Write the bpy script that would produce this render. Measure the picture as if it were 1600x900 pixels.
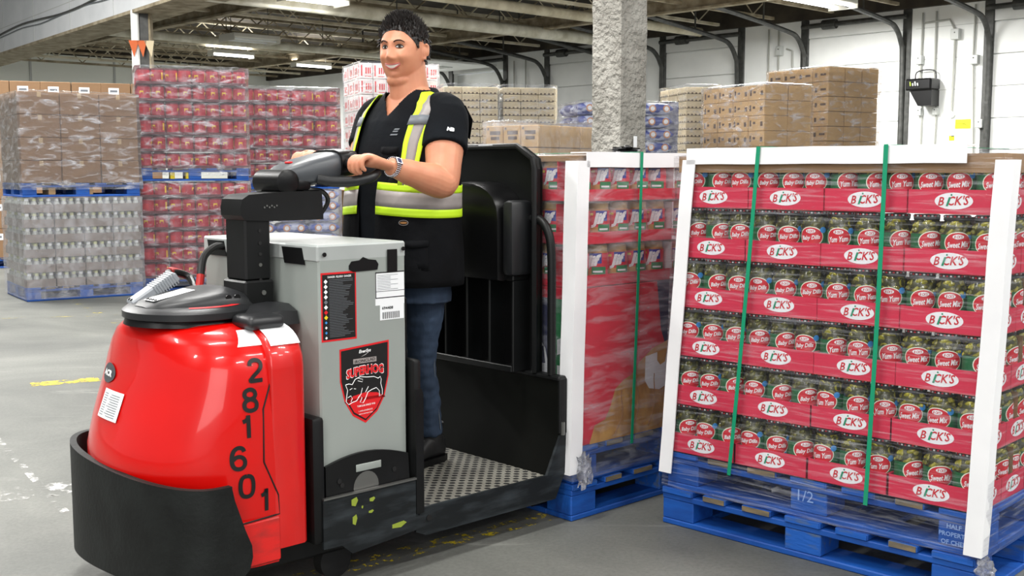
import bpy, bmesh, math, random
from mathutils import Vector, Matrix, noise
random.seed(7)
for _o in list(bpy.data.objects):
    bpy.data.objects.remove(_o)
SC = bpy.context.scene
COL = SC.collection
R = math.radians

# ------------------------------------------------------------ camera, sky, exposure
cam_d = bpy.data.cameras.new('camera')
cam = bpy.data.objects.new('camera', cam_d)
COL.objects.link(cam)
cam.location = (0, 0, 1.35)
cam.rotation_euler = (R(90 - 5.94), 0, 0)
cam_d.sensor_width = 36
cam_d.lens = 1750 / 1600 * 36
cam_d.clip_end = 200
SC.camera = cam
SC.view_settings.view_transform = 'Standard'
SC.view_settings.look = 'None'
SC.view_settings.gamma = 1
SC.view_settings.use_curve_mapping = False
SC.view_settings.exposure = 0.25
WORLD = 0.42
LAMP_W = 115
w = bpy.data.worlds.new('World')
SC.world = w
w.use_nodes = True
w.node_tree.nodes['Background'].inputs[0].default_value = (0.93, 0.96, 1.0, 1)
w.node_tree.nodes['Background'].inputs[1].default_value = WORLD


def front_fill(loc, aim, sx, sy, power, color):
    # area lamp added as front fill, standing in for dock door daylight
    d = bpy.data.lights.new('front_fill', 'AREA')
    d.shape = 'RECTANGLE'
    d.size = sx
    d.size_y = sy
    d.energy = power
    d.color = color
    o = bpy.data.objects.new('front_fill', d)
    COL.objects.link(o)
    o.location = loc
    o.rotation_euler = (Vector(aim) - Vector(loc)).to_track_quat('-Z', 'Y').to_euler()


front_fill((-1.5, -5.5, 3.0), (0.3, 4.2, 0.9), 5.0, 3.2, 190, (1.0, 0.985, 0.96))

# ------------------------------------------------------------ materials


def lin(h):
    h = h.lstrip('#')
    c = [int(h[i:i + 2], 16) / 255 for i in (0, 2, 4)]
    return tuple((x / 12.92 if x <= 0.04045 else ((x + 0.055) / 1.055) ** 2.4) for x in c) + (1,)


MATS = {}


def mat(name, col, rough=0.5, metal=0.0, col2=None, scale=6.0, stretch=(1, 1, 1), bump=0.0, bscale=None,
        coat=0.0, sss=0.0, detail=4, lo=0.35, hi=0.65, emit=0.0, spec=0.5, dist=0.01):
    m = bpy.data.materials.new(name)
    m.use_nodes = True
    nt = m.node_tree
    b = nt.nodes['Principled BSDF']
    b.inputs['Base Color'].default_value = lin(col)
    b.inputs['Roughness'].default_value = rough
    b.inputs['Metallic'].default_value = metal
    b.inputs['Specular IOR Level'].default_value = spec
    b.inputs['Coat Weight'].default_value = coat
    b.inputs['Coat Roughness'].default_value = 0.06
    if sss:
        b.inputs['Subsurface Weight'].default_value = sss
        b.inputs['Subsurface Radius'].default_value = (0.02, 0.008, 0.004)
    if emit:
        b.inputs['Emission Color'].default_value = lin(col)
        b.inputs['Emission Strength'].default_value = emit
    if col2 or bump:
        tc = nt.nodes.new('ShaderNodeTexCoord')
        mp = nt.nodes.new('ShaderNodeMapping')
        mp.inputs['Scale'].default_value = stretch
        nt.links.new(tc.outputs['Object'], mp.inputs[0])
    if col2:
        n = nt.nodes.new('ShaderNodeTexNoise')
        n.inputs['Scale'].default_value = scale
        n.inputs['Detail'].default_value = detail
        nt.links.new(mp.outputs[0], n.inputs['Vector'])
        cr = nt.nodes.new('ShaderNodeValToRGB')
        cr.color_ramp.elements[0].position = lo
        cr.color_ramp.elements[0].color = lin(col)
        cr.color_ramp.elements[1].position = hi
        cr.color_ramp.elements[1].color = lin(col2)
        nt.links.new(n.outputs['Fac'], cr.inputs[0])
        nt.links.new(cr.outputs[0], b.inputs['Base Color'])
    if bump:
        n2 = nt.nodes.new('ShaderNodeTexNoise')
        n2.inputs['Scale'].default_value = bscale or scale * 3
        n2.inputs['Detail'].default_value = 5
        nt.links.new(mp.outputs[0], n2.inputs['Vector'])
        bp = nt.nodes.new('ShaderNodeBump')
        bp.inputs['Strength'].default_value = bump
        bp.inputs['Distance'].default_value = dist
        nt.links.new(n2.outputs['Fac'], bp.inputs['Height'])
        nt.links.new(bp.outputs[0], b.inputs['Normal'])
    MATS[name] = m
    return m


def film_mat(name, stretch, lo=0.02, hi=0.32, bump=0.5, scale=5, tint='#e8eaf2', ramp=(0.45, 0.75), gloss=0.5):
    m = bpy.data.materials.new(name)
    m.use_nodes = True
    nt = m.node_tree
    nt.nodes.clear()
    N = nt.nodes.new
    out = N('ShaderNodeOutputMaterial')
    tr = N('ShaderNodeBsdfTransparent')
    tr.inputs[0].default_value = (0.97, 0.97, 0.98, 1)
    p = N('ShaderNodeBsdfPrincipled')
    p.inputs['Base Color'].default_value = lin(tint)
    p.inputs['Roughness'].default_value = 0.22
    p.inputs['Specular IOR Level'].default_value = 0.8
    tc = N('ShaderNodeTexCoord')
    mp = N('ShaderNodeMapping')
    mp.inputs['Scale'].default_value = stretch
    nt.links.new(tc.outputs['Object'], mp.inputs[0])
    n = N('ShaderNodeTexNoise')
    n.inputs['Scale'].default_value = scale
    n.inputs['Detail'].default_value = 6
    n.inputs['Roughness'].default_value = 0.65
    n.inputs['Distortion'].default_value = 0.6
    nt.links.new(mp.outputs[0], n.inputs['Vector'])
    mr = N('ShaderNodeMapRange')
    mr.inputs[1].default_value = ramp[0]
    mr.inputs[2].default_value = ramp[1]
    mr.inputs[3].default_value = lo
    mr.inputs[4].default_value = hi
    nt.links.new(n.outputs['Fac'], mr.inputs[0])
    bp = N('ShaderNodeBump')
    bp.inputs['Strength'].default_value = bump
    bp.inputs['Distance'].default_value = 0.02
    nt.links.new(n.outputs['Fac'], bp.inputs['Height'])
    nt.links.new(bp.outputs[0], p.inputs['Normal'])
    mx = N('ShaderNodeMixShader')
    nt.links.new(mr.outputs[0], mx.inputs[0])
    nt.links.new(tr.outputs[0], mx.inputs[1])
    nt.links.new(p.outputs[0], mx.inputs[2])
    g = N('ShaderNodeBsdfGlossy')
    g.inputs['Roughness'].default_value = 0.12
    nt.links.new(bp.outputs[0], g.inputs['Normal'])
    fr = N('ShaderNodeFresnel')
    fr.inputs['IOR'].default_value = 1.35
    nt.links.new(bp.outputs[0], fr.inputs['Normal'])
    ml = N('ShaderNodeMath')
    ml.operation = 'MULTIPLY'
    ml.inputs[1].default_value = gloss
    nt.links.new(fr.outputs[0], ml.inputs[0])
    mx2 = N('ShaderNodeMixShader')
    nt.links.new(ml.outputs[0], mx2.inputs[0])
    nt.links.new(mx.outputs[0], mx2.inputs[1])
    nt.links.new(g.outputs[0], mx2.inputs[2])
    nt.links.new(mx2.outputs[0], out.inputs[0])
    MATS[name] = m
    return m


mat('red', '#d20a05', 0.3, col2='#c60804', scale=2, coat=0.5, spec=0.3)
mat('red_panel', '#d00c06', 0.35, col2='#c20a05', scale=3, coat=0.5)
mat('red_worn', '#d51c18', 0.5, col2='#a82622', scale=14, stretch=(1, 1, 3), lo=0.45, hi=0.75)
mat('rubber', '#0d0f0e', 0.6, col2='#171a19', scale=9, bump=0.15, bscale=60, spec=0.3)
mat('steel_black', '#090a0a', 0.45, col2='#101112', scale=8, spec=0.3)
mat('steel_scuffed', '#14181a', 0.55, col2='#363c40', scale=7, stretch=(1, 1, 5), lo=0.45, hi=0.8, detail=8, spec=0.3)
mat('wall_black', '#070806', 0.6, col2='#0c0d0a', scale=4, spec=0.12)
mat('plastic_dark', '#191a1c', 0.42, col2='#1f2022', scale=5, bump=0.05, bscale=200)
mat('plastic_grey', '#44474b', 0.4)
mat('plastic_black', '#0d0d0e', 0.35, spec=0.3)
mat('battery', '#989e99', 0.42, col2='#8d938f', scale=3, lo=0.3, hi=0.8)
mat('battery_lid', '#aeb2b0', 0.38, col2='#9ea3a1', scale=3)
mat('label_white', '#eef0f2', 0.5)
mat('label_black', '#101010', 0.45)
mat('ink', '#0a0a0a', 0.5)
mat('ink_grey', '#6d7278', 0.5)
mat('ink_white', '#f4f4f4', 0.5)
mat('ink_red', '#d8141c', 0.5)
mat('ink_yellow', '#e9cf1c', 0.5)
mat('mark_lime', '#8f9f35', 0.6)
mat('cable_red', '#b3201c', 0.45)
mat('cable_black', '#121212', 0.4)
mat('connector', '#8d9196', 0.5)
mat('chrome', '#9c9ca2', 0.18, metal=1.0)
mat('steel_bare', '#8b8b88', 0.35, metal=0.9)
mat('tyre', '#0c0c0c', 0.7)
mat('blue', '#0f55ad', 0.6, col2='#0a3f8c', scale=5, stretch=(1, 4, 4), lo=0.35, hi=0.7, bump=0.2)
mat('blue_worn', '#0f55ad', 0.65, col2='#4f5f70', scale=9, stretch=(1, 4, 4), lo=0.52, hi=0.72, bump=0.25)
mat('bare_wood', '#857354', 0.8, col2='#5f5a50', scale=12, stretch=(1, 1, 4))
mat('stencil', '#86a6d8', 0.7)
mat('board_white', '#f3f3f4', 0.55, col2='#e8e8ea', scale=3)
mat('kraft', '#9b7b56', 0.8, col2='#8c6c49', scale=6)
mat('tray_red', '#d5304f', 0.5, col2='#cb2646', scale=4)
mat('tray_edge', '#a88a66', 0.8)
mat('jif_red', '#dd1738', 0.45, col2='#d01232', scale=2)
mat('jif_navy', '#1d2350', 0.5)
mat('jif_blue', '#24329a', 0.5)
mat('jif_green', '#1c8148', 0.5)
mat('peanut', '#cf9d4e', 0.55, col2='#ad7833', scale=7, stretch=(2, 1, 1), lo=0.4, hi=0.6)
mat('peanut_dark', '#8a5c26', 0.6)
mat('peanut_butter', '#a8743a', 0.5)
mat('cap_tan', '#a78f63', 0.5)
mat('strap_green', '#0f8f68', 0.4)
mat('label_green', '#1c6a3e', 0.5, col2='#195c36', scale=20)
mat('label_red', '#c81a2c', 0.45)
mat('label_blue', '#3c8fd6', 0.5)
mat('label_cream', '#e9ecd8', 0.5)
mat('lid_dark', '#30302e', 0.4)
mat('pickle', '#8f8a2a', 0.35, col2='#5b5c20', scale=40, lo=0.4, hi=0.65, coat=0.6)
mat('pickle_lime', '#cfc63c', 0.35, col2='#8f8c2a', scale=50, lo=0.35, hi=0.65, coat=0.6)
mat('pickle_olive', '#77762a', 0.35, col2='#4b4d22', scale=40, lo=0.4, hi=0.65, coat=0.6)
mat('brine', '#45461f', 0.3)
mat('skin', '#cf8f6e', 0.5, col2='#c88263', scale=18, sss=0.12, lo=0.3, hi=0.7)
mat('lip', '#b8605a', 0.4)
mat('teeth', '#f1ece4', 0.3)
mat('eye_white', '#dedad6', 0.25)
mat('iris', '#2a1a12', 0.2)
mat('hair', '#14110f', 0.45, col2='#2a2422', scale=60)
mat('brow', '#3a2a22', 0.7)
mat('shirt', '#0a0c10', 0.85, col2='#0f1318', scale=6, bump=0.4, bscale=9, dist=0.02, spec=0.15)
mat('vest', '#070709', 0.9, col2='#0c0d10', scale=8, bump=0.4, bscale=12, dist=0.02, spec=0.15)
mat('hivis', '#c6ee1e', 0.6, emit=0.0)
mat('reflect', '#a39b98', 0.45, col2='#8f8886', scale=10)
mat('denim', '#1f2d40', 0.85, col2='#35475f', scale=9, stretch=(1, 1, 0.5), bump=0.5, bscale=14, dist=0.02, lo=0.35, hi=0.75)
mat('boot', '#111112', 0.6, col2='#1c1c1d', scale=20)
mat('concrete_rough', '#918e86', 0.95, col2='#b0ada5', scale=5, bump=1.0, bscale=22, dist=0.06, detail=8)
mat('wall_white', '#f4f6f4', 0.8, col2='#eaecea', scale=1.2, stretch=(1, 1, 0.5), bump=0.1, bscale=8)
mat('wall_far', '#f4f6ee', 0.8)
mat('door_white', '#f6f8f6', 0.6, col2='#eef0ee', scale=2)
mat('seam', '#c9cbc8', 0.8)
mat('track', '#4b4c49', 0.5, col2='#353634', scale=10)
mat('rail_light', '#a5a69f', 0.5)
mat('deck_dark', '#2e2923', 0.9, col2='#4a4338', scale=2.2, stretch=(1, 1, 1), lo=0.35, hi=0.7)
mat('joist', '#b3a78f', 0.85, col2='#83775f', scale=4, lo=0.35, hi=0.65)
mat('joist_pale', '#e6dfc9', 0.8, col2='#bfb59b', scale=3)
mat('pipe_pale', '#efecdd', 0.7, col2='#c4bfa9', scale=3)
mat('beam_white', '#e6e8ea', 0.7, col2='#dcdfe1', scale=1.5)
mat('orange', '#d0683a', 0.8)
mat('pennant_pale', '#d8c9a8', 0.8)
mat('fixture', '#e4e2d8', 0.5)
mat('tube_on', '#ffffff', 0.4, emit=6.0)
mat('can_red', '#b61230', 0.4, col2='#a10d2a', scale=4, coat=0.3)
mat('can_dark', '#5a1220', 0.5)
mat('can_yellow', '#e8c11e', 0.45)
mat('carton', '#8e6f50', 0.85, col2='#83654a', scale=3)
mat('carton_tan', '#c7a572', 0.85, col2='#bd9a66', scale=3)
mat('carton_pale', '#dfd2b4', 0.85, col2='#d3c4a2', scale=5)
mat('carton_white', '#ece8e6', 0.8)
mat('carton_dark', '#574232', 0.85)
mat('tape', '#b69c76', 0.5)
mat('tray_grey', '#8a7f76', 0.7, col2='#7b6f66', scale=8)
mat('bottle', '#b5b8b2', 0.15, col2='#8f938c', scale=12)
mat('cap_lime', '#cfd3a0', 0.4)
mat('bag_blue', '#2c3f92', 0.4, col2='#c8d0e4', scale=7, stretch=(1, 1, 2.5), lo=0.48, hi=0.56)
mat('bag_pale', '#b4bedb', 0.35, col2='#3f57a8', scale=6, stretch=(1, 1, 2), lo=0.44, hi=0.54)
mat('bag_orange', '#c98a5a', 0.5)
mat('sign_yellow', '#e2e414', 0.5)
mat('grey_box', '#c4c7c4', 0.5)
mat('black_plastic_bag', '#0c0c0e', 0.25)

film_mat('film_near', (1, 1, 20), 0.015, 0.38, 0.5, 4, ramp=(0.5, 0.82), gloss=0.3)
film_mat('film_jif', (1, 1, 5), 0.05, 0.45, 0.6, 4, ramp=(0.45, 0.78))
film_mat('film_far', (1, 1, 3), 0.06, 0.55, 0.9, 5, ramp=(0.5, 0.75), gloss=0.9)
film_mat('film_grey', (1, 1, 0.8), 0.10, 0.36, 0.9, 9, ramp=(0.42, 0.75), gloss=0.7)
film_mat('film_loose', (1, 1, 1), 0.12, 0.75, 1.0, 16, ramp=(0.45, 0.7), gloss=1.0)
film_mat('jar_glass', (1, 1, 1), 0.0, 0.04, 0.0, 2, gloss=1.0)


def floor_material():
    m = bpy.data.materials.new('concrete_floor')
    m.use_nodes = True
    nt = m.node_tree
    N = nt.nodes.new
    L = nt.links.new
    b = nt.nodes['Principled BSDF']
    tc = N('ShaderNodeTexCoord')

    def nz(scale, detail, rough=0.6, stretch=None, distort=0.0):
        n = N('ShaderNodeTexNoise')
        n.inputs['Scale'].default_value = scale
        n.inputs['Detail'].default_value = detail
        n.inputs['Roughness'].default_value = rough
        n.inputs['Distortion'].default_value = distort
        if stretch:
            mp = N('ShaderNodeMapping')
            mp.inputs['Rotation'].default_value = (0, 0, R(43))
            mp.inputs['Scale'].default_value = stretch
            L(tc.outputs['Object'], mp.inputs[0])
            L(mp.outputs[0], n.inputs['Vector'])
        else:
            L(tc.outputs['Object'], n.inputs['Vector'])
        return n
    a = nz(0.8, 6, distort=0.5)
    cr = N('ShaderNodeValToRGB')
    cr.color_ramp.elements[0].position = 0.3
    cr.color_ramp.elements[0].color = lin('#4a4c49')
    cr.color_ramp.elements[1].position = 0.72
    cr.color_ramp.elements[1].color = lin('#7b7c76')
    L(a.outputs['Fac'], cr.inputs[0])
    f = nz(60, 6, 0.7)
    mx = N('ShaderNodeMix')
    mx.data_type = 'RGBA'
    mx.blend_type = 'MULTIPLY'
    mx.inputs[0].default_value = 0.55
    cr2 = N('ShaderNodeValToRGB')
    cr2.color_ramp.elements[0].position = 0.3
    cr2.color_ramp.elements[0].color = (0.5, 0.5, 0.5, 1)
    cr2.color_ramp.elements[1].position = 0.6
    cr2.color_ramp.elements[1].color = (1, 1, 1, 1)
    L(f.outputs['Fac'], cr2.inputs[0])
    L(cr.outputs[0], mx.inputs[6])
    L(cr2.outputs[0], mx.inputs[7])
    s = nz(1.6, 8, 0.7, (0.35, 3, 1), 1.2)
    cr3 = N('ShaderNodeValToRGB')
    cr3.color_ramp.elements[0].position = 0.6
    cr3.color_ramp.elements[0].color = (0, 0, 0, 1)
    cr3.color_ramp.elements[1].position = 0.76
    cr3.color_ramp.elements[1].color = (0.5, 0.5, 0.5, 1)
    L(s.outputs['Fac'], cr3.inputs[0])
    mx2 = N('ShaderNodeMix')
    mx2.data_type = 'RGBA'
    L(cr3.outputs[0], mx2.inputs[0])
    L(mx.outputs[2], mx2.inputs[6])
    mx2.inputs[7].default_value = lin('#a9a9a2')
    L(mx2.outputs[2], b.inputs['Base Color'])
    b.inputs['Roughness'].default_value = 0.62
    bp = N('ShaderNodeBump')
    bp.inputs['Strength'].default_value = 0.3
    bp.inputs['Distance'].default_value = 0.004
    L(f.outputs['Fac'], bp.inputs['Height'])
    L(bp.outputs[0], b.inputs['Normal'])
    return m


MATS['floor'] = floor_material()


def worn_paint(name, col, lo=0.45, hi=0.55, scale=12):
    m = bpy.data.materials.new(name)
    m.use_nodes = True
    nt = m.node_tree
    b = nt.nodes['Principled BSDF']
    b.inputs['Base Color'].default_value = lin(col)
    b.inputs['Roughness'].default_value = 0.6
    tc = nt.nodes.new('ShaderNodeTexCoord')
    n = nt.nodes.new('ShaderNodeTexNoise')
    n.inputs['Scale'].default_value = scale
    n.inputs['Detail'].default_value = 9
    n.inputs['Roughness'].default_value = 0.75
    nt.links.new(tc.outputs['Object'], n.inputs['Vector'])
    mr = nt.nodes.new('ShaderNodeMapRange')
    mr.inputs[1].default_value = lo
    mr.inputs[2].default_value = hi
    nt.links.new(n.outputs['Fac'], mr.inputs[0])
    nt.links.new(mr.outputs[0], b.inputs['Alpha'])
    MATS[name] = m


worn_paint('paint_yellow', '#d8c22c')
worn_paint('paint_yellow_faint', '#c9bb4c', 0.56, 0.66, 7)
worn_paint('paint_yellow_flake', '#dcc326', 0.54, 0.58, 20)
worn_paint('paint_white', '#d6d6d2', 0.52, 0.62, 9)


def dots_mat(name, base, dot, sx, sy):
    # moulded dimples of the rubber step mat
    m = bpy.data.materials.new(name)
    m.use_nodes = True
    nt = m.node_tree
    N = nt.nodes.new
    L = nt.links.new
    b = nt.nodes['Principled BSDF']
    tc = N('ShaderNodeTexCoord')
    mp = N('ShaderNodeMapping')
    mp.inputs['Rotation'].default_value = (0, 0, R(45))
    mp.inputs['Scale'].default_value = (sx, sy, 0)
    L(tc.outputs['Object'], mp.inputs[0])
    v = N('ShaderNodeTexVoronoi')
    v.inputs['Scale'].default_value = 1.0
    v.inputs['Randomness'].default_value = 0.0
    L(mp.outputs[0], v.inputs['Vector'])
    cr = N('ShaderNodeValToRGB')
    cr.color_ramp.elements[0].position = 0.30
    cr.color_ramp.elements[0].color = lin(dot)
    cr.color_ramp.elements[1].position = 0.38
    cr.color_ramp.elements[1].color = lin(base)
    L(v.outputs['Distance'], cr.inputs[0])
    L(cr.outputs[0], b.inputs['Base Color'])
    b.inputs['Roughness'].default_value = 0.6
    bp = N('ShaderNodeBump')
    bp.inputs['Strength'].default_value = 0.6
    bp.inputs['Distance'].default_value = 0.004
    L(cr.outputs[0], bp.inputs['Height'])
    L(bp.outputs[0], b.inputs['Normal'])
    MATS[name] = m


dots_mat('mat_dimpled', '#77756c', '#1a1a1a', 30, 30)

# ------------------------------------------------------------ mesh helpers
BEV = {}


def bevel_box(sx, sy, sz, r, seg=2):
    key = (round(sx, 4), round(sy, 4), round(sz, 4), round(r, 4), seg)
    if key not in BEV:
        bm = bmesh.new()
        bmesh.ops.create_cube(bm, size=1)
        for v in bm.verts:
            v.co = Vector((v.co.x * sx, v.co.y * sy, v.co.z * sz))
        if r > 0:
            bmesh.ops.bevel(bm, geom=bm.edges[:], offset=min(r, sx * 0.49, sy * 0.49, sz * 0.49), segments=seg,
                            profile=0.5, affect='EDGES')
        bm.verts.ensure_lookup_table()
        BEV[key] = ([v.co.copy() for v in bm.verts], [[v.index for v in f.verts] for f in bm.faces])
        bm.free()
    return BEV[key]


class B:
    def __init__(s):
        s.v = []
        s.f = []
        s.m = []
        s.mats = []

    def mi(s, m):
        if m not in s.mats:
            s.mats.append(m)
        return s.mats.index(m)

    def add(s, vs, fs, m, M=None):
        o = len(s.v)
        k = s.mi(m)
        for p in vs:
            p = Vector(p)
            s.v.append(M @ p if M else p)
        for f in fs:
            s.f.append([i + o for i in f])
            s.m.append(k)
        return s

    def box(s, x0, x1, y0, y1, z0, z1, m, r=0.0, seg=1, M=None):
        vs, fs = bevel_box(abs(x1 - x0), abs(y1 - y0), abs(z1 - z0), r, seg)
        c = Vector(((x0 + x1) / 2, (y0 + y1) / 2, (z0 + z1) / 2))
        return s.add([p + c for p in vs], fs, m, M)

    def loft(s, rings, m, closed=True, cap=True, M=None):
        n = len(rings[0])
        vs = [p for r in rings for p in r]
        fs = []
        for i in range(len(rings) - 1):
            for j in range(n if closed else n - 1):
                a = i * n + j
                b = i * n + (j + 1) % n
                fs.append([a, b, b + n, a + n])
        if cap:
            fs.append(list(range(n))[::-1])
            fs.append([(len(rings) - 1) * n + j for j in range(n)])
        return s.add(vs, fs, m, M)

    def lathe(s, prof, m, n=24, M=None, cap=True):
        rings = [[(r * math.cos(2 * math.pi * k / n), r * math.sin(2 * math.pi * k / n), z) for k in range(n)] for r, z in prof]
        return s.loft(rings, m, True, cap, M)

    def prism(s, pts, m, axis, c0, c1, M=None):
        # pts: 2D outline; axis 'x','y','z' = extrusion axis
        def P(p, c):
            if axis == 'z':
                return (p[0], p[1], c)
            if axis == 'y':
                return (p[0], c, p[1])
            return (c, p[0], p[1])
        n = len(pts)
        vs = [P(p, c0) for p in pts] + [P(p, c1) for p in pts]
        fs = [[i, (i + 1) % n, (i + 1) % n + n, i + n] for i in range(n)]
        fs += [list(range(n))[::-1], [i + n for i in range(n)]]
        return s.add(vs, fs, m, M)

    def tube(s, pts, rad, m, n=12, smooth=0, M=None, cap=True, flat=None):
        pts = [Vector(p) for p in pts]
        if not isinstance(rad, (list, tuple)):
            rad = [rad] * len(pts)
        if smooth:
            q = []
            rr = []
            for i in range(len(pts) - 1):
                p0 = pts[max(i - 1, 0)]
                p1 = pts[i]
                p2 = pts[i + 1]
                p3 = pts[min(i + 2, len(pts) - 1)]
                for k in range(smooth):
                    t = k / smooth
                    q.append(0.5 * ((2 * p1) + (p2 - p0) * t + (2 * p0 - 5 * p1 + 4 * p2 - p3) * t * t + (3 * p1 - p0 - 3 * p2 + p3) * t ** 3))
                    u = t * t * (3 - 2 * t)
                    rr.append(rad[i] * (1 - u) + rad[i + 1] * u)
            q.append(pts[-1])
            rr.append(rad[-1])
            pts, rad = q, rr
        rings = []
        up = None
        for i, p in enumerate(pts):
            t = (pts[min(i + 1, len(pts) - 1)] - pts[max(i - 1, 0)]).normalized()
            if up is None:
                up = Vector((0, 0, 1)) if abs(t.z) < 0.9 else Vector((0, 1, 0))
            e1 = t.cross(up)
            if e1.length < 1e-5:
                e1 = t.cross(Vector((1, 0, 0)))
            e1.normalize()
            e2 = e1.cross(t).normalized()
            up = e2
            fl = flat or 1.0
            rings.append([p + (e1 * math.cos(2 * math.pi * k / n) + e2 * math.sin(2 * math.pi * k / n) * fl) * rad[i] for k in range(n)])
        return s.loft(rings, m, True, cap, M)

    def ball(s, c, r, m, n=12, k=8, M=None):
        if not isinstance(r, (list, tuple)):
            r = (r, r, r)
        rings = []
        for i in range(k + 1):
            a = -math.pi / 2 + math.pi * i / k
            ca = max(math.cos(a), 0.02)
            rings.append([(c[0] + r[0] * ca * math.cos(2 * math.pi * j / n), c[1] + r[1] * ca * math.sin(2 * math.pi * j / n), c[2] + r[2] * math.sin(a)) for j in range(n)])
        return s.loft(rings, m, True, True, M)

    def text(s, t, size, m, fn, offset=0.0, shear=0.0, w=None):
        # fn maps the letters' (x, y) (centred) to a 3D point
        vs, fs = text_geo(t, offset, shear)
        x0 = min(p[0] for p in vs)
        x1 = max(p[0] for p in vs)
        y0 = min(p[1] for p in vs)
        y1 = max(p[1] for p in vs)
        sy = size / (y1 - y0)
        sx = sy if w is None else w / (x1 - x0)
        s.add([fn((p[0] - (x0 + x1) / 2) * sx, (p[1] - (y0 + y1) / 2) * sy) for p in vs], fs, m)
        return s

    def build(s, name, parent=None, loc=(0, 0, 0), rotz=0.0, angle=35, tag_=None, smooth=True):
        me = bpy.data.meshes.new(name)
        me.from_pydata([tuple(p) for p in s.v], [], s.f)
        for m in s.mats:
            me.materials.append(MATS[m])
        me.polygons.foreach_set('material_index', s.m)
        me.update()
        bm = bmesh.new()
        bm.from_mesh(me)
        bmesh.ops.recalc_face_normals(bm, faces=bm.faces[:])
        bm.to_mesh(me)
        bm.free()
        if smooth:
            me.shade_smooth()
            me.set_sharp_from_angle(angle=R(angle))
        o = bpy.data.objects.new(name, me)
        COL.objects.link(o)
        o.location = loc
        o.rotation_euler = (0, 0, rotz)
        if parent:
            o.parent = parent
        if tag_:
            tag(o, *tag_)
        return o


TXT = {}


def text_geo(t, offset=0.0, shear=0.0):
    key = (t, offset, shear)
    if key not in TXT:
        c = bpy.data.curves.new('t', 'FONT')
        c.body = t
        c.resolution_u = 2
        c.offset = offset
        c.shear = shear
        o = bpy.data.objects.new('t', c)
        COL.objects.link(o)
        bpy.context.view_layer.update()
        dg = bpy.context.evaluated_depsgraph_get()
        e = o.evaluated_get(dg)
        me = e.to_mesh()
        TXT[key] = ([tuple(v.co) for v in me.vertices], [list(p.vertices) for p in me.polygons])
        e.to_mesh_clear()
        bpy.data.objects.remove(o)
        bpy.data.curves.remove(c)
    return TXT[key]


for t_ in ('2', '8', '1', '6', '0'):
    text_geo(t_, 0.03)
for t_, o_, s_ in (('B CK\u0027S', 0.02, 0.25), ('Baby Dills', 0.02, 0.2), ('Yum Yum', 0.02, 0.2), ('Sweet Mix', 0.02, 0.2), ('Jif', 0.06, 0.25),
                   ('J', 0.08, 0.2), ('EnerSys', 0.03, 0.25), ('IRONCLAD', 0.02, 0), ('SUPERHOG', 0.05, 0), ('NB', 0.08, 0.2),
                   ("TUBULAR SINCE 1910", 0.02, 0), ('1-800-ENERSYS', 0.0, 0), ('www.enersys.com', 0.0, 0), ('694408', 0.02, 0), ('1/2', 0.0, 0), ('HALF', 0.02, 0),
                   ('PROPERTY', 0.02, 0), ('OF CHEP', 0.02, 0), ('DANGER  PELIGRO  DANGER', 0.02, 0), ('ACR', 0.05, 0)):
    text_geo(t_, o_, s_)


GLYPH = {
    '2': [(-.28, .26), (-.26, .38), (-.16, .47), (0, .5), (.17, .46), (.27, .36), (.28, .24), (.22, .10), (.08, -.04), (-.10, -.18), (-.24, -.33), (-.29, -.44), (.30, -.44)],
    '1': [(-.20, .27), (-.06, .32), (.04, .42), (.07, .5), (.07, -.5)],
    '6': [(.27, .30), (.22, .42), (.10, .49), (-.05, .48), (-.20, .36), (-.28, .15), (-.30, -.1), (-.27, -.30), (-.17, -.44), (0, -.49), (.17, -.45), (.28, -.32), (.29, -.15), (.21, 0.0), (.05, .08), (-.12, .05), (-.25, -.06)],
    '0': [(0, .49), (-.18, .44), (-.28, .27), (-.31, 0), (-.28, -.27), (-.18, -.44), (0, -.49), (.18, -.44), (.28, -.27), (.31, 0), (.28, .27), (.18, .44), (0, .49)],
    '8': [(0, .04), (-.18, .10), (-.26, .24), (-.20, .41), (0, .49), (.20, .41), (.26, .24), (.18, .10), (0, .04), (-.20, -.03), (-.30, -.20), (-.24, -.41), (0, -.49), (.24, -.41), (.30, -.20), (.20, -.03), (0, .04)],
}


def glyph(b, ch, h, wd, m, fn):
    # heavy painted numeral as a ribbon following its stroke
    pts = [Vector((x * h, y * h)) for x, y in GLYPH[ch]]
    q = []
    sharp = ch in '12'
    for i in range(len(pts) - 1):
        p0, p1, p2, p3 = pts[max(i - 1, 0)], pts[i], pts[i + 1], pts[min(i + 2, len(pts) - 1)]
        k = 5
        if ch == '2' and i >= 11 or ch == '1' and i >= 3:
            p0, p3 = p1, p2
        for j in range(k):
            t = j / k
            q.append(0.5 * ((2 * p1) + (p2 - p0) * t + (2 * p0 - 5 * p1 + 4 * p2 - p3) * t * t + (3 * p1 - p0 - 3 * p2 + p3) * t ** 3))
    q.append(pts[-1])
    vs = []
    for i, p in enumerate(q):
        t = (q[min(i + 1, len(q) - 1)] - q[max(i - 1, 0)]).normalized()
        nn = Vector((-t.y, t.x)) * wd / 2
        vs += [fn(*(p + nn)), fn(*(p - nn))]
    b.add(vs, [[2 * i, 2 * i + 2, 2 * i + 3, 2 * i + 1] for i in range(len(q) - 1)], m)


def tag(o, label=None, cat=None, group=None, kind=None):
    if label:
        o['label'] = label
    if cat:
        o['category'] = cat
    if group:
        o['group'] = group
    if kind:
        o['kind'] = kind
    return o


def empty(name, label=None, cat=None, loc=(0, 0, 0), rotz=0.0, group=None):
    o = bpy.data.objects.new(name, None)
    COL.objects.link(o)
    o.location = loc
    o.rotation_euler = (0, 0, rotz)
    o.empty_display_size = 0.1
    tag(o, label, cat, group)
    return o


KIDS = {}


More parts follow.
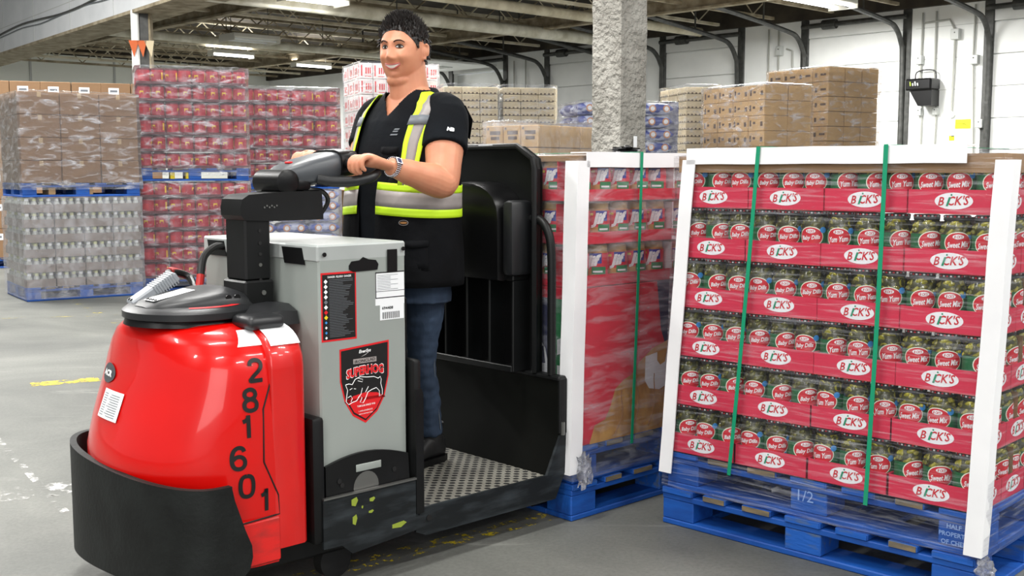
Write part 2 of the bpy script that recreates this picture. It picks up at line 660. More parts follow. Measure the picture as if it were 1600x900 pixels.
def dup(o, parent=None, top=True):
    c = o.copy()
    COL.objects.link(c)
    c.parent = parent
    if top:
        KIDS.setdefault(o.name, [k for k in bpy.data.objects if k.parent == o])
    for k in KIDS.get(o.name) or ([] if not top else []):
        if k.name not in KIDS:
            KIDS[k.name] = [q for q in bpy.data.objects if q.parent == k]
        dup(k, c, False)
    return c


class Frame:
    def __init__(s, ox, oy, deg):
        s.o = Vector((ox, oy, 0))
        s.a = R(deg)
        s.u = Vector((math.cos(s.a), math.sin(s.a), 0))
        s.v = Vector((-math.sin(s.a), math.cos(s.a), 0))

    def w(s, a, b, z=0.0):
        p = s.o + s.u * a + s.v * b
        return Vector((p.x, p.y, z))


class Proto:
    """hands out the first-built thing itself, then copies of it"""
    def __init__(s, root):
        s.root = root
        s.used = False

    def place(s, loc, rotz, label, group=None, tilt=0.0):
        if not s.used:
            o = s.root
            s.used = True
        else:
            o = dup(s.root)
        o.location = loc
        o.rotation_euler = (0, tilt, rotz)
        if label:
            o['label'] = label
        if group:
            o['group'] = group
        return o


ORD = ['first', 'second', 'third', 'fourth', 'fifth', 'sixth', 'seventh', 'eighth', 'ninth', 'tenth', 'eleventh', 'twelfth',
       'thirteenth', 'fourteenth', 'fifteenth', 'sixteenth', 'seventeenth', 'eighteenth', 'nineteenth', 'twentieth', 'twenty-first', 'twenty-second', 'twenty-third', 'twenty-fourth', 'twenty-fifth']

# ------------------------------------------------------------ the building
WF = Frame(7.86, 22.2, -47)      # right wall: a along the wall (towards us), b behind it
WROT = R(-47)


def wroot(name, kind='structure'):
    o = empty(name, loc=WF.o, rotz=WROT)
    o['kind'] = kind
    return o


def sbuild(b, name, loc=(0, 0, 0), rotz=0.0, parent=None, angle=35):
    o = b.build(name, parent, loc, rotz, angle)
    if parent is None:
        o['kind'] = 'structure'
    return o


CEIL = 5.2
A_FAR = -24.0
def bline(a):       # where the panelled beam closes off the low roof
    return -11.5 - 0.0894 * (a + 7.44)


b = B()
b.box(-30, 30, -12, 50, -0.2, 0, 'floor')
sbuild(b, 'floor')
b = B()
b.prism([(-46, 0.3), (-46, bline(-46)), (4.2, bline(4.2)), (4.2, 0.3)], 'deck_dark', 'z', CEIL, CEIL + 0.2)
b.prism([(-46, -40), (18, -40), (18, 0.3), (4.2, 0.3), (4.2, bline(4.2)), (-46, bline(-46))], 'deck_dark', 'z', 7.5, 7.7)
sbuild(b, 'ceiling', WF.o, WROT)

DOORS = [(-14.1, -11.75), (-10.2, -7.9), (-6.33, -4.06), (-2.49, -0.15), (1.43, 3.8)]
WTOP = 4.5
b = B()
edges = [A_FAR - 0.3]
for d0, d1 in DOORS:
    edges += [d0, d1]
edges.append(6.0)
for i in range(0, len(edges), 2):
    b.box(edges[i], edges[i + 1], 0, 0.3, 0, WTOP, 'wall_white')
for d0, d1 in DOORS:
    b.box(d0, d1, 0, 0.3, 4.12, WTOP, 'wall_white')
b.box(A_FAR - 0.3, 6.0, -0.12, 0.3, WTOP, CEIL, 'deck_dark')
# block joints showing through the paint
for z in (2.9, 3.5, 4.1):
    b.box(0.0, 1.3, -0.004, 0.0, z, z + 0.012, 'seam')
sbuild(b, 'wall_right', WF.o, WROT)
b = B()
b.box(A_FAR - 0.3, A_FAR, -40, 0, 0, 4.9, 'wall_far')
b.box(A_FAR - 0.3, A_FAR, -40, 0, 4.9, CEIL, 'deck_dark')
for k in range(14):
    b.box(A_FAR, A_FAR + 0.03, -3 - k * 2.6, -2.94 - k * 2.6, 0, 4.9, 'seam')
sbuild(b, 'wall_back', WF.o, WROT)

for i, (d0, d1) in enumerate(DOORS):
    dr = wroot('door_%d' % (i + 1))
    opened = i == 0
    b = B()
    if opened:
        b.box(d0, d1, 0.25, 0.3, 0, 4.1, 'door_white')
        b.box(d0 + 0.05, d1 - 0.05, -2.6, -0.3, 4.16, 4.22, 'door_white', 0.01)
        b.box(d0 + 0.9, d0 + 1.4, -1.5, -1.1, 4.14, 4.16, 'seam')
    else:
        for k in range(7):
            b.box(d0 + 0.04, d1 - 0.04, 0.02, 0.07, 0.0 + k * 0.587, 0.575 + k * 0.587, 'door_white', 0.008)
        b.box(d0, d1, 0.075, 0.12, 0, 4.12, 'door_white')
    sbuild(b, 'door_panel', parent=dr)
    b = B()
    for e in (d0 - 0.02, d1 - 0.06):
        b.box(e - 0.05, e + 0.13, -0.03, 0.04, 0, 4.5, 'track', 0.01)
    sbuild(b, 'door_frame', parent=dr)
    for e in (d0 + 0.07, d1 - 0.07):
        b = B()
        z0 = 4.12
        pts = [(e, -0.07, 0.3), (e, -0.07, 2.2), (e, -0.09, z0 - 0.55), (e, -0.16, z0 - 0.25), (e, -0.38, z0), (e, -0.75, z0 + 0.1), (e, -2.0, z0 + 0.24), (e, -3.2, z0 + 0.36)]
        b.tube(pts, 0.05, 'track', 8, 4)
        for zz in (1.9, 2.6, 3.3, 3.75):
            b.box(e - 0.03, e + 0.03, -0.12, 0.0, zz, zz + 0.05, 'track')
        b.tube([(e, -3.1, z0 + 0.36), (e, -3.1, CEIL)], 0.02, 'track', 6)
        b.tube([(e, -1.6, z0 + 0.2), (e, -1.6, CEIL)], 0.02, 'track', 6)
        sbuild(b, 'door_track', parent=dr)
    b = B()
    b.tube([(d0, -0.1, 4.36), (d1, -0.1, 4.36)], 0.05, 'track', 8)
    b.tube([(d0 + 0.5, -0.1, 4.36), (d0 + 0.8, -0.1, 4.36)], 0.1, 'track', 10)
    sbuild(b, 'torsion_shaft', parent=dr)

# joists under the deck
for k in range(24):
    a = 2.6 - k * 1.42
    if a < A_FAR + 0.4:
        break
    b = B()
    b1 = -0.3
    b0 = bline(a) + 0.06
    pale = (k % 4 == 1)
    m = 'joist_pale' if pale else 'joist'
    b.box(a - 0.05, a + 0.05, b0, b1, CEIL - 0.08, CEIL, m)
    b.box(a - 0.04, a + 0.04, b0, b1, 4.55, 4.61, m)
    n = 16
    st = (b1 - b0) / n
    for j in range(n):
        y0 = b0 + j * st
        za, zb = (4.6, CEIL - 0.06) if j % 2 else (CEIL - 0.06, 4.6)
        b.tube([(a, y0, za), (a, y0 + st, zb)], 0.016, 'joist_pale' if j % 3 == 0 else m, 4, cap=False)
    o = b.build('roof_joist', None, WF.o, WROT)
    tag(o, 'open web steel roof joist, %s from the front of the roof' % ORD[k], 'joist', 'steel joists under the roof deck')

# long pale pipes and a girder under the joists
for (x, y, z, r, m, lab) in ((-1.89, 22.5, 4.35, 0.13, 'pipe_pale', 'thick dusty white pipe hung below the roof behind the head'),
                             (-3.6, 30.0, 4.42, 0.10, 'pipe_pale', 'thin pale pipe hung low far back under the roof'),
                             (3.0, 24.4, 4.45, 0.10, 'joist_pale', 'pale brown pipe hung just right of the concrete pillar')):
    d = Vector((x, y, 0)) - WF.o
    a = d.dot(WF.u)
    b = B()
    b.tube([(a, bline(a) + 0.1, z), (a, -0.4, z)], r, m, 12)
    for k in range(4):
        b.tube([(a, -2 - k * 2.7, z), (a, -2 - k * 2.7, CEIL)], 0.012, 'track', 5)
    tag(b.build('ceiling_pipe', None, WF.o, WROT), lab, 'pipe')
for k, bb in enumerate((-3.4, -9.6)):
    b = B()
    b.box(-23.9, 3, bb - 0.09, bb + 0.09, 4.42, 4.46, 'joist')
    b.box(-23.9, 3, bb - 0.02, bb + 0.02, 4.46, 4.66, 'joist')
    b.box(-23.9, 3, bb - 0.09, bb + 0.09, 4.66, 4.7, 'joist')
    sbuild(b, 'trim_%d' % (k + 1), WF.o, WROT)

# white panelled beam, upper left, with its cable and tags
p0 = Vector((-4.33 * 1.31, 15.085 * 1.31, 0))
p1 = Vector((-10.167 * 1.31, 22.594 * 1.31, 0))
dv = (p1 - p0).normalized()
ang = math.atan2(dv.y, dv.x)
b = B()
b.box(-9, 22, 0, 0.3, 4.3, 7.5, 'beam_white')
b.box(-9, 22, -0.5, 0.3, 4.24, 4.3, 'joist')
for k in range(-3, 8):
    b.box(k * 2.7, k * 2.7 + 0.02, 0.3, 0.306, 4.3, 7.5, 'seam')
b.box(-9, 22, 0.3, 0.305, 4.86, 4.875, 'seam')
sbuild(b, 'trim_4', p0, ang)
b = B()
b.tube([(x * 1.5, 0.33, 4.72 + 0.05 * math.sin(x * 1.3) + (0.2 if x < 1 else 0)) for x in range(-4, 13)], 0.02, 'track', 6, 3)
b.tube([(x * 1.5, 0.32, 4.66 + 0.03 * math.sin(x * 2.1 + 1)) for x in range(-4, 13)], 0.012, 'ink_grey', 6, 3)
tag(b.build('cable', None, p0, ang), 'grey cable run along the white panelled beam, upper left', 'cable')

# columns
b = B()
rings = []
rnd = random.Random(3)
HS = 0.137
for i in range(61):
    z = CEIL * i / 60
    ring = []
    for sx, sy, n in ((-1, -1, 0), (1, -1, 1), (1, 1, 2), (-1, 1, 3)):
        nx, ny = [(1, -1), (1, 1), (-1, 1), (-1, -1)][n]
        for t in range(6):
            f = t / 6
            x = sx + (nx - sx) * f
            y = sy + (ny - sy) * f
            q = noise.noise(Vector((x * 2, y * 2, z * 5))) * 0.005 + noise.noise(Vector((x * 7, y * 7, z * 17))) * 0.006
            ring.append((x * (HS + q), y * (HS + q), z))
    rings.append(ring)
b.loft(rings, 'concrete_rough')
o = sbuild(b, 'trim_5', (0.77, 8.15, 0), R(43), angle=50)
b = B()
b.box(-0.02, 0.02, -0.155, -0.15, 1.52, 1.6, 'label_white', 0.003)
o2 = b.build('notice_tag', None, (0.77, 8.15, 0), R(45))
tag(o2, 'small white tag stuck on the rough concrete pillar', 'tag')

b = B()
b.box(-0.17, -0.03, -0.16, 0.16, 0, 4.3, 'wall_white', 0.02)
b.box(-0.03, 0.14, -0.1, 0.1, 0, 4.3, 'track', 0.01)
b.box(0.14, 0.18, -0.16, 0.16, 0, 4.3, 'joist', 0.01)
sbuild(b, 'trim_6', (-6.85, 21.1, 0), R(10))
for k, (x, m, lab) in enumerate(((-0.12, 'orange', 'left'), (0.02, 'orange', 'middle'), (0.15, 'pennant_pale', 'right'))):
    b = B()
    b.prism([(x - 0.09, 3.74), (x + 0.09, 3.74), (x + 0.02 * k, 3.44)], m, 'y', -0.20, -0.19)
    tag(b.build('pennant', None, (-6.85, 21.1, 0), R(10)), '%s pennant strung on the far left column, %s one' % ('orange' if k < 2 else 'pale', lab), 'pennant', 'pennants on the left column')

# conduits, boxes and notices on the right wall
F_ = 'grey box on the wall'


def conduit(pts, lab):
    b = B()
    b.tube([(x, -0.04, z) for x, z in pts], 0.02, 'rail_light', 6)
    tag(b.build('conduit', None, WF.o, WROT), lab, 'conduit')


conduit([(0.16, 4.4), (0.15, 3.5), (0.15, 3.2), (0.2, 2.5), (0.2, 0.9)], 'leftmost upright conduit behind the black wall heater')
conduit([(0.43, 4.4), (0.43, 3.2), (0.5, 2.5), (0.46, 0.9)], 'second upright conduit dropping into the black wall heater')
conduit([(0.2, 4.2), (0.7, 4.22), (0.82, 4.0), (0.8, 2.5)], 'bent conduit from ceiling to the round fitting above yellow notice')
conduit([(1.19, 4.45), (1.18, 3.5), (1.25, 1.8), (1.27, 0.8)], 'long straight conduit right of the yellow wall notice')
conduit([(-3.1, 4.4), (-3.05, 1.0)], 'upright conduit between two doors above the brown cartons')
conduit([(-3.35, 4.4), (-3.3, 1.0)], 'thin conduit left of the bent one above brown cartons')
conduit([(-2.9, 3.95), (-2.75, 3.9), (-2.72, 3.0)], 'short bent conduit from a junction box above brown cartons')
conduit([(-7.3, 4.4), (-7.3, 1.0)], 'thin conduit on wall just right of concrete pillar')
conduit([(-11.4, 4.3), (-11.4, 1.0)], 'thin conduit beside the raised dock door')
conduit([(-10.95, 4.3), (-10.95, 1.0)], 'second thin conduit beside the raised dock door')
for (x, z, sx, sz, lab) in ((0.13, 3.5, 0.13, 0.17, 'small junction box above the left of the black heater'),
                            (0.84, 3.93, 0.16, 0.2, 'junction box high on the wall between the conduits'),
                            (1.22, 3.43, 0.16, 0.17, 'junction box on the long conduit beside the right door'),
                            (0.17, 2.5, 0.1, 0.14, 'small box under the left side of the heater'),
                            (0.5, 2.5, 0.1, 0.14, 'small box under the right side of the heater'),
                            (1.37, 2.24, 0.13, 0.16, 'small switch box by the edge of the right door'),
                            (-3.05, 3.92, 0.14, 0.2, 'junction box on the wall above the brown cartons')):
    b = B()
    b.box(x - sx / 2, x + sx / 2, -0.12, 0, z - sz / 2, z + sz / 2, 'grey_box', 0.01)
    b.tube([(x, -0.13, z + 0.03), (x, -0.11, z + 0.03)], 0.012, 'track', 6)
    tag(b.build('junction_box', None, WF.o, WROT), lab, 'box')
b = B()
b.lathe([(0.06, 0), (0.06, 0.03), (0.03, 0.05)], 'grey_box', 12, Matrix.Translation((0.8, 0, 2.42)) @ Matrix.Rotation(R(90), 4, 'X'))
tag(b.build('round_fitting', None, WF.o, WROT), 'small round fitting ending the bent conduit on wall', 'fitting')
b = B()
b.box(0.87, 1.17, -0.012, 0, 2.16, 2.335, 'sign_yellow')
b.tube([(0.9, -0.014, 2.26), (1.05, -0.014, 2.25), (1.14, -0.014, 2.19)], 0.004, 'ink', 5)
tag(b.build('wall_notice', None, WF.o, WROT), 'larger yellow notice on the white block wall', 'notice')
b = B()
b.box(0.76, 0.86, -0.012, 0, 1.94, 2.03, 'sign_yellow')
b.box(0.80, 0.86, -0.014, -0.012, 2.01, 2.03, 'ink')
tag(b.build('wall_notice', None, WF.o, WROT), 'small yellow sticker on the wall below the larger notice', 'notice')

h = empty('wall_heater', 'black heater unit mounted on white wall between dock doors', 'heater', WF.o, WROT)
b = B()
b.box(0.02, 0.56, -0.42, -0.03, 2.9, 3.12, 'plastic_black', 0.03)
b.prism([(0.1, 2.9), (0.55, 2.9), (0.55, 2.6), (0.28, 2.6)], 'plastic_black', 'y', -0.36, -0.05)
b.build('housing', h)
b = B()
for k in range(4):
    b.tube([(0.15 + 0.05 * k, -0.44, 3.06 - 0.03 * (k % 2)), (0.16 + 0.05 * k, -0.44, 2.98)], 0.014, 'mark_lime' if k == 0 else 'grey_box', 6)
b.build('valve', h)
b = B()
b.tube([(0.08, -0.1, 3.1), (0.1, -0.1, 3.26), (0.3, -0.1, 3.3), (0.48, -0.1, 3.26), (0.5, -0.1, 3.1)], 0.014, 'cable_black', 6, 3)
b.build('hose', h)

# ceiling lamps


def ceiling_lamp(name, loc, rot, length, label, on=True, power=None, width=0.3, z=4.35):
    o = empty(name, label, 'ceiling light', (loc[0], loc[1], z), rot)
    b = B()
    b.box(-length / 2, length / 2, -width / 2, width / 2, 0.03, 0.12, 'fixture', 0.01)
    b.box(-length / 2, -length / 2 + 0.02, -width / 2, width / 2, -0.05, 0.05, 'fixture')
    b.box(length / 2 - 0.02, length / 2, -width / 2, width / 2, -0.05, 0.05, 'fixture')
    b.build('housing', o)
    b = B()
    for s in (-0.3, 0.3):
        b.tube([(-length / 2 + 0.03, s * width, 0), (length / 2 - 0.03, s * width, 0)], 0.02, 'tube_on' if on else 'label_white', 8)
    b.build('lamp_tube', o)
    for s in (-1, 1):
        b = B()
        b.tube([(s * length * 0.4, 0, 0.12), (s * length * 0.4, 0, (CEIL if z < 5 else 7.5) - z)], 0.008, 'track', 5)
        b.build('hanger', o)
    if on:
        d = bpy.data.lights.new('lamp_light', 'AREA')
        d.shape = 'RECTANGLE'
        d.size = length
        d.size_y = width
        d.energy = power or LAMP_W
        d.color = (1.0, 0.99, 0.96)
        l = bpy.data.objects.new('lamp_light', d)
        COL.objects.link(l)
        l.parent = o
        l.location = (0, 0, -0.06)
        d2 = bpy.data.lights.new('uplight_fill', 'AREA')  # extra upward lamp added above the housing to brighten the roof
        d2.shape = 'RECTANGLE'
        d2.size = length
        d2.size_y = width
        d2.energy = LAMP_W * 0.25
        d2.color = (1.0, 0.98, 0.93)
        l2 = bpy.data.objects.new('uplight_fill', d2)
        COL.objects.link(l2)
        l2.parent = o
        l2.location = (0, 0, 0.14)
        l2.rotation_euler = (math.pi, 0, 0)
    return o


JR = R(43)
ceiling_lamp('fluorescent_lamp', (-6.05, 26.3), JR, 1.2, 'wide hanging lamp left of the head under the joists', width=0.7, on=False)
ceiling_lamp('fluorescent_lamp', (-3.5, 20.2), JR, 1.2, 'lamp at the top edge left of the head', width=0.5)
ceiling_lamp('fluorescent_lamp', (-5.75, 32.6), JR, 1.2, 'small glowing lamp far back above the red canister load', power=420)
ceiling_lamp('fluorescent_lamp', (-7.3, 29.6), JR, 1.2, 'faint slim lamp far back above the left red load', power=420)
ceiling_lamp('fluorescent_lamp', (5.35, 20.3), JR, 2.0, 'large pale lamp at top edge right of the pillar', width=0.6, power=420)
k = 0
for yy in (-2.0, 2.5, 7.0, 11.5, 16.0):
    for xx in (-7.0, -1.5, 4.0, 8.5):
        if yy == 16.0 and xx == 8.5:
            continue
        k += 1
        rel = (xx - WF.o.x) * WF.v.x + (yy - WF.o.y) * WF.v.y
        zz = 4.4 if rel > -11.5 else 5.9
        ceiling_lamp('fluorescent_lamp', (xx, yy), JR, 2.4, 'added twin tube fill lamp, out of view overhead', power=LAMP_W * (1 if zz < 5 else 1.7) * (0.35 if xx >= 4 and yy >= 7 else 1) * (1.3 if (xx, yy) in ((-1.5, 11.5), (-1.5, 16.0), (-1.5, 7.0)) else 1), z=zz)['group'] = 'lamps over the aisle'  # mid-aisle power raised as fill for the background, right side cut

for xx, yy, zz, pw in ((7.0, 17.6, 4.4, 200), (3.2, 18.6, 4.4, 260), (-9.0, 12.5, 6.9, 700), (-12.5, 17.0, 6.9, 700)):  # unseen lamps added to brighten the right wall and the panelled beam
    ceiling_lamp('fluorescent_lamp', (xx, yy), JR, 2.4, 'added twin tube fill lamp, out of view overhead', power=pw, z=zz)['group'] = 'lamps over the aisle'

# floor paint: thin worn coats on the concrete


def floor_paint(name, pts, m, label, z=0.0015):
    b = B()
    n = len(pts)
    b.add([(x, y, 0) for x, y in pts], [list(range(n))], m)
    o = b.build(name, None, (0, 0, z), smooth=False)
    tag(o, label, 'floor marking', kind='stuff')


def strip(p, q, wd):
    p = Vector(p)
    q = Vector(q)
    n = (q - p).normalized()
    n = Vector((-n.y, n.x)) * wd / 2
    return [tuple(p + n), tuple(q + n), tuple(q - n), tuple(p - n)]


floor_paint('worn_yellow_paint', strip((-3.06, 7.02), (-2.70, 7.22), 0.15), 'paint_yellow', 'worn yellow stripe on the concrete left of the red hood')
floor_paint('worn_yellow_line', strip((-4.8, 12.0), (-3.2, 9.4), 0.09), 'paint_yellow_faint', 'faint yellow line running from the grey bottle load')
floor_paint('worn_yellow_patch', strip((-5.0, 10.2), (-3.2, 10.6), 0.12), 'paint_yellow_faint', 'faint yellow crossing line on the floor behind the hood')
floor_paint('flaking_yellow_line', strip((-0.9, 3.45), (0.3, 4.42), 0.10), 'paint_yellow_flake', 'flaking yellow line on the floor along the black step')
floor_paint('white_scuff_line', strip((-2.7, 5.7), (-1.75, 4.3), 0.035), 'paint_white', 'long white scratch on floor left of the bumper')
floor_paint('white_scuff_patch', strip((-2.5, 4.45), (-1.72, 4.75), 0.22), 'paint_white', 'rubbed white paint patch on floor at lower left edge')

# ------------------------------------------------------------ blue pallets


def make_pallet(name='pallet', marked=False):
    root = empty(name, 'blue pallet', 'pallet', group='blue wooden block pallets')
    W, D = 1.2, 1.0
    rnd = random.Random(5)
    for k, (x, wd) in enumerate(((0, .14), (.185, .1), (.355, .12), (.53, .14), (.725, .12), (.915, .1), (1.06, .14))):
        b = B()
        b.box(x, x + wd, -0.002 - 0.004 * rnd.random(), D, 0.122, 0.144, 'blue_worn' if k % 2 else 'blue', 0.003)
        b.box(x + 0.004, x + wd - 0.004, -0.0075, -0.004, 0.124, 0.142, 'bare_wood' if k in (1, 2, 5) else 'blue_worn')
        b.build('deck_board', root)
    for y in (0, 0.43, 0.86):
        b = B()
        b.box(0, W, y, y + 0.14, 0.1, 0.122, 'blue', 0.003)
        b.build('stringer_board', root)
    for i, x in enumerate((0, 0.53, 1.06)):
        for j, y in enumerate((0, 0.43, 0.86)):
            b = B()
            b.box(x, x + 0.14, y + 0.002, y + 0.138, 0.022, 0.1, 'blue_worn' if (i + j) % 2 else 'blue', 0.004)
            b.build('block', root)
    for y in (0, 0.43, 0.86):
        b = B()
        b.box(0, W, y, y + 0.14, 0, 0.022, 'blue', 0.004)
        b.build('bottom_board', root)
    for x in (0, 1.06):
        b = B()
        b.box(x, x + 0.14, 0.14, 0.43, 0, 0.022, 'blue', 0.003)
        b.box(x, x + 0.14, 0.57, 0.86, 0, 0.022, 'blue', 0.003)
        b.build('bottom_lead_board', root)
    return root


PAL = Proto(make_pallet())


def pallet(fr, a, b_, z, label, rot=0.0, sx=1.0):
    o = PAL.place(fr.w(a, b_, z), fr.a + R(rot), label, 'blue wooden block pallets')
    return o


# ------------------------------------------------------------ stretch wrap


def wrap(fr, a0, a1, b0, b1, z0, z1, m, label, lean=0.0, seed=1, amp=0.012, top=True, sides='flrb', seg=14, name='stretch_wrap'):
    bl = B()
    rnd = random.Random(seed)
    cols = []
    nx = seg
    path = []
    for i in range(nx):
        path.append((a0 + (a1 - a0) * i / nx, b0))
    for i in range(nx):
        path.append((a1, b0 + (b1 - b0) * i / nx))
    for i in range(nx):
        path.append((a1 - (a1 - a0) * i / nx, b1))
    for i in range(nx):
        path.append((a0, b1 - (b1 - b0) * i / nx))
    nz = 16
    rings = []
    cx, cy = (a0 + a1) / 2, (b0 + b1) / 2
    for j in range(nz + 1):
        z = z0 + (z1 - z0) * j / nz
        ring = []
        for (x, y) in path:
            q = noise.noise(Vector((x * 3 + seed, y * 3, z * 7))) * amp + amp * 0.8
            dx = (x - cx) / (a1 - a0)
            dy = (y - cy) / (b1 - b0)
            ring.append((x + dx * q * 2 + lean * (z - z0), y + dy * q * 2, z))
        rings.append(ring)
    bl.loft(rings, m, True, False)
    if top:
        n = len(path)
        inner = [((p[0] - cx) * 0.9 + cx + lean * (z1 - z0), (p[1] - cy) * 0.9 + cy, z1 + 0.012 + 0.006 * (i % 2)) for i, p in enumerate(path)]
        o0 = [rings[-1][i] for i in range(n)]
        bl.loft([o0, inner], m, True, False)
    o = bl.build(name, None, fr.o, fr.a, 60)
    tag(o, label, 'stretch film')
    return o


# ------------------------------------------------------------ loads in the background


def perimeter(nx, ny, left=True, right=True):
    out = []
    for j in range(ny):
        for i in range(nx):
            if j == 0 or (i == 0 and left) or (i == nx - 1 and right):
                out.append((i, j))
    return out


def stack(proto, fr, a0, b0, z0, nx, ny, nz, dx, dy, dz, noun, where, group, left=True, right=True, jit=0.004, zrot=0.0, seed=3):
    rnd = random.Random(seed)
    for k in range(nz):
        for (i, j) in perimeter(nx, ny, left, right):
            ja = rnd.uniform(-jit, jit)
            jb = rnd.uniform(-jit, jit)
            lay = 'bottom layer' if k == 0 else ('top layer' if k == nz - 1 else ORD[k] + ' layer up')
            if j == 0:
                lab = '%s, %s, %s from left, %s' % (noun, lay, ORD[i], where)
            else:
                sd = 'left side' if i == 0 else 'right side'
                lab = '%s, %s, %s back on %s, %s' % (noun, lay, ORD[j], sd, where)
            (rnd.choice(proto) if isinstance(proto, list) else proto).place(fr.w(a0 + i * dx + ja, b0 + j * dy + jb, z0 + k * dz), fr.a + zrot, lab, group)


def carton_proto(name, dx, dy, dz, m, label_side=False, seam='carton_dark', prints=None, tape=True):
    root = empty(name, 'carton', 'carton')
    b = B()
    g = 0.003
    b.box(g, dx - g, g, dy - g, 0, dz - 0.003, m, 0.006)
    b.build('box_body', root)
    if tape:
        b = B()
        b.box(dx / 2 - 0.02, dx / 2 + 0.02, g - 0.001, g + 0.001, dz * 0.75, dz - 0.004, 'tape')
        b.box(g, dx - g, dy / 2 - 0.02, dy / 2 + 0.02, dz - 0.003, dz - 0.0015, 'tape')
        b.build('tape', root)
    if prints:
        b = B()
        pm, rows = prints
        for (x0, x1, z0, z1) in rows:
            b.box(x0 * dx, x1 * dx, g - 0.0015, g, z0 * dz, z1 * dz, pm)
            b.box(g - 0.0015, g, x0 * dy, x1 * dy, z0 * dz, z1 * dz, pm)
        b.build('printing', root)
    return root


# grey bottle load with brown cartons above, far left
G = Frame(-5.04, 11.57, 35)
pallet(G, 0, 0, 0, 'blue pallet on the floor under the clear bottle trays')


def bottle_tray():
    root = empty('bottle_tray', 'tray', 'tray')
    b = B()
    dx, dy = 0.3, 0.333
    b.box(0.004, dx - 0.004, 0.004, dy - 0.004, 0, 0.004, 'tray_grey')
    b.box(0.002, dx - 0.002, 0.002, 0.006, 0, 0.085, 'tray_grey')
    b.box(0.002, dx - 0.002, dy - 0.006, dy - 0.002, 0, 0.085, 'tray_grey')
    b.box(0.002, 0.006, 0.002, dy - 0.002, 0, 0.085, 'tray_grey')
    b.box(dx - 0.006, dx - 0.002, 0.002, dy - 0.002, 0, 0.085, 'tray_grey')
    b.build('cardboard_tray', root)
    for i in range(4):
        for j in range(4):
            b = B()
            T_ = Matrix.Translation((0.042 + i * 0.072, 0.047 + j * 0.08, 0.005))
            b.lathe([(0.033, 0), (0.034, 0.07), (0.03, 0.095), (0.02, 0.118)], 'bottle', 10, T_)
            b.lathe([(0.021, 0.112), (0.021, 0.144)], 'cap_lime' if (i + j) % 3 else 'label_white', 10, T_)
            b.build('bottle', root)
    return root


stack(Proto(bottle_tray()), G, 0, 0, 0.144, 4, 3, 6, 0.3, 0.333, 0.156, 'tray of clear bottles', 'far left load', 'clear bottle trays on the far left pallet')
wrap(G, -0.01, 1.21, -0.01, 1.01, 0.02, 1.08, 'film_grey', 'cloudy stretch film around the clear bottle trays', seed=4)
pallet(G, 0, 0, 1.085, 'blue pallet between clear bottle trays and brown cartons')
pc = carton_proto('brown_carton', 0.4, 0.333, 0.236, 'carton')
stack(Proto(pc), G, 0, 0, 1.229, 3, 3, 4, 0.4, 0.333, 0.236, 'plain brown carton', 'upper far left load', 'brown cartons above the bottle trays')
wrap(G, -0.012, 1.212, -0.012, 1.012, 1.16, 2.175, 'film_far', 'shiny stretch film around the plain brown cartons, far left', seed=9)
for k, (z, w_) in enumerate(((1.117, 0.1), (1.117, 0.1))):
    b = B()
    b.box(0.26 + k * 0.38, 0.33 + k * 0.38, 0.02, 0.3, 0, 0.075, 'tray_edge', 0.004)
    tag(b.build('spacer_block', None, G.w(0, 0, 1.0851 + 0.022), G.a), 'pale wood block jammed in the upper far left pallet, %s one' % ('left' if k == 0 else 'right'), 'block')


# red canister packs
def can_pack(seed):
    rr_ = random.Random(seed)
    root = empty('canister_pack', 'pack', 'canister pack')
    b = B()
    b.box(0.004, 0.296, 0.004, 0.324, 0, 0.006, 'can_dark')
    b.box(0.004, 0.296, 0.003, 0.006, 0, 0.03, 'can_dark')
    b.box(0.003, 0.006, 0.004, 0.324, 0, 0.03, 'can_dark')
    b.build('tray', root)
    for i in range(2):
        for j in range(2):
            T_ = Matrix.Translation((0.077 + i * 0.147, 0.08 + j * 0.16, 0.006))
            b = B()
            b.lathe([(0.068, 0), (0.0725, 0.004), (0.0725, 0.15), (0.07, 0.152)], 'can_red', 18, T_)
            b.lathe([(0.0735, 0.150), (0.0735, 0.168), (0.068, 0.170)], 'can_dark', 18, T_)
            a0 = rr_.uniform(-150, 0)
            for (aa, ww, z0, z1, mm) in ((a0, 17, 0.07, 0.105, 'can_yellow'), (a0 + 2, 12, 0.062, 0.088, 'can_red'), (a0 + 95, 9, 0.045, 0.125, 'can_yellow'), (a0 - 105, 26, 0.045, 0.11, 'label_red')):
                n = 5
                rr = 0.0733 if ww != 12 else 0.0738
                vs = []
                for q in range(n + 1):
                    an = R(aa - ww + 2 * ww * q / n)
                    vs += [(rr * math.cos(an), rr * math.sin(an), z0), (rr * math.cos(an), rr * math.sin(an), z1)]
                b.add([T_ @ Vector(p) for p in vs], [[2 * q, 2 * q + 2, 2 * q + 3, 2 * q + 1] for q in range(n)], mm)
            b.build('canister', root)
    return root


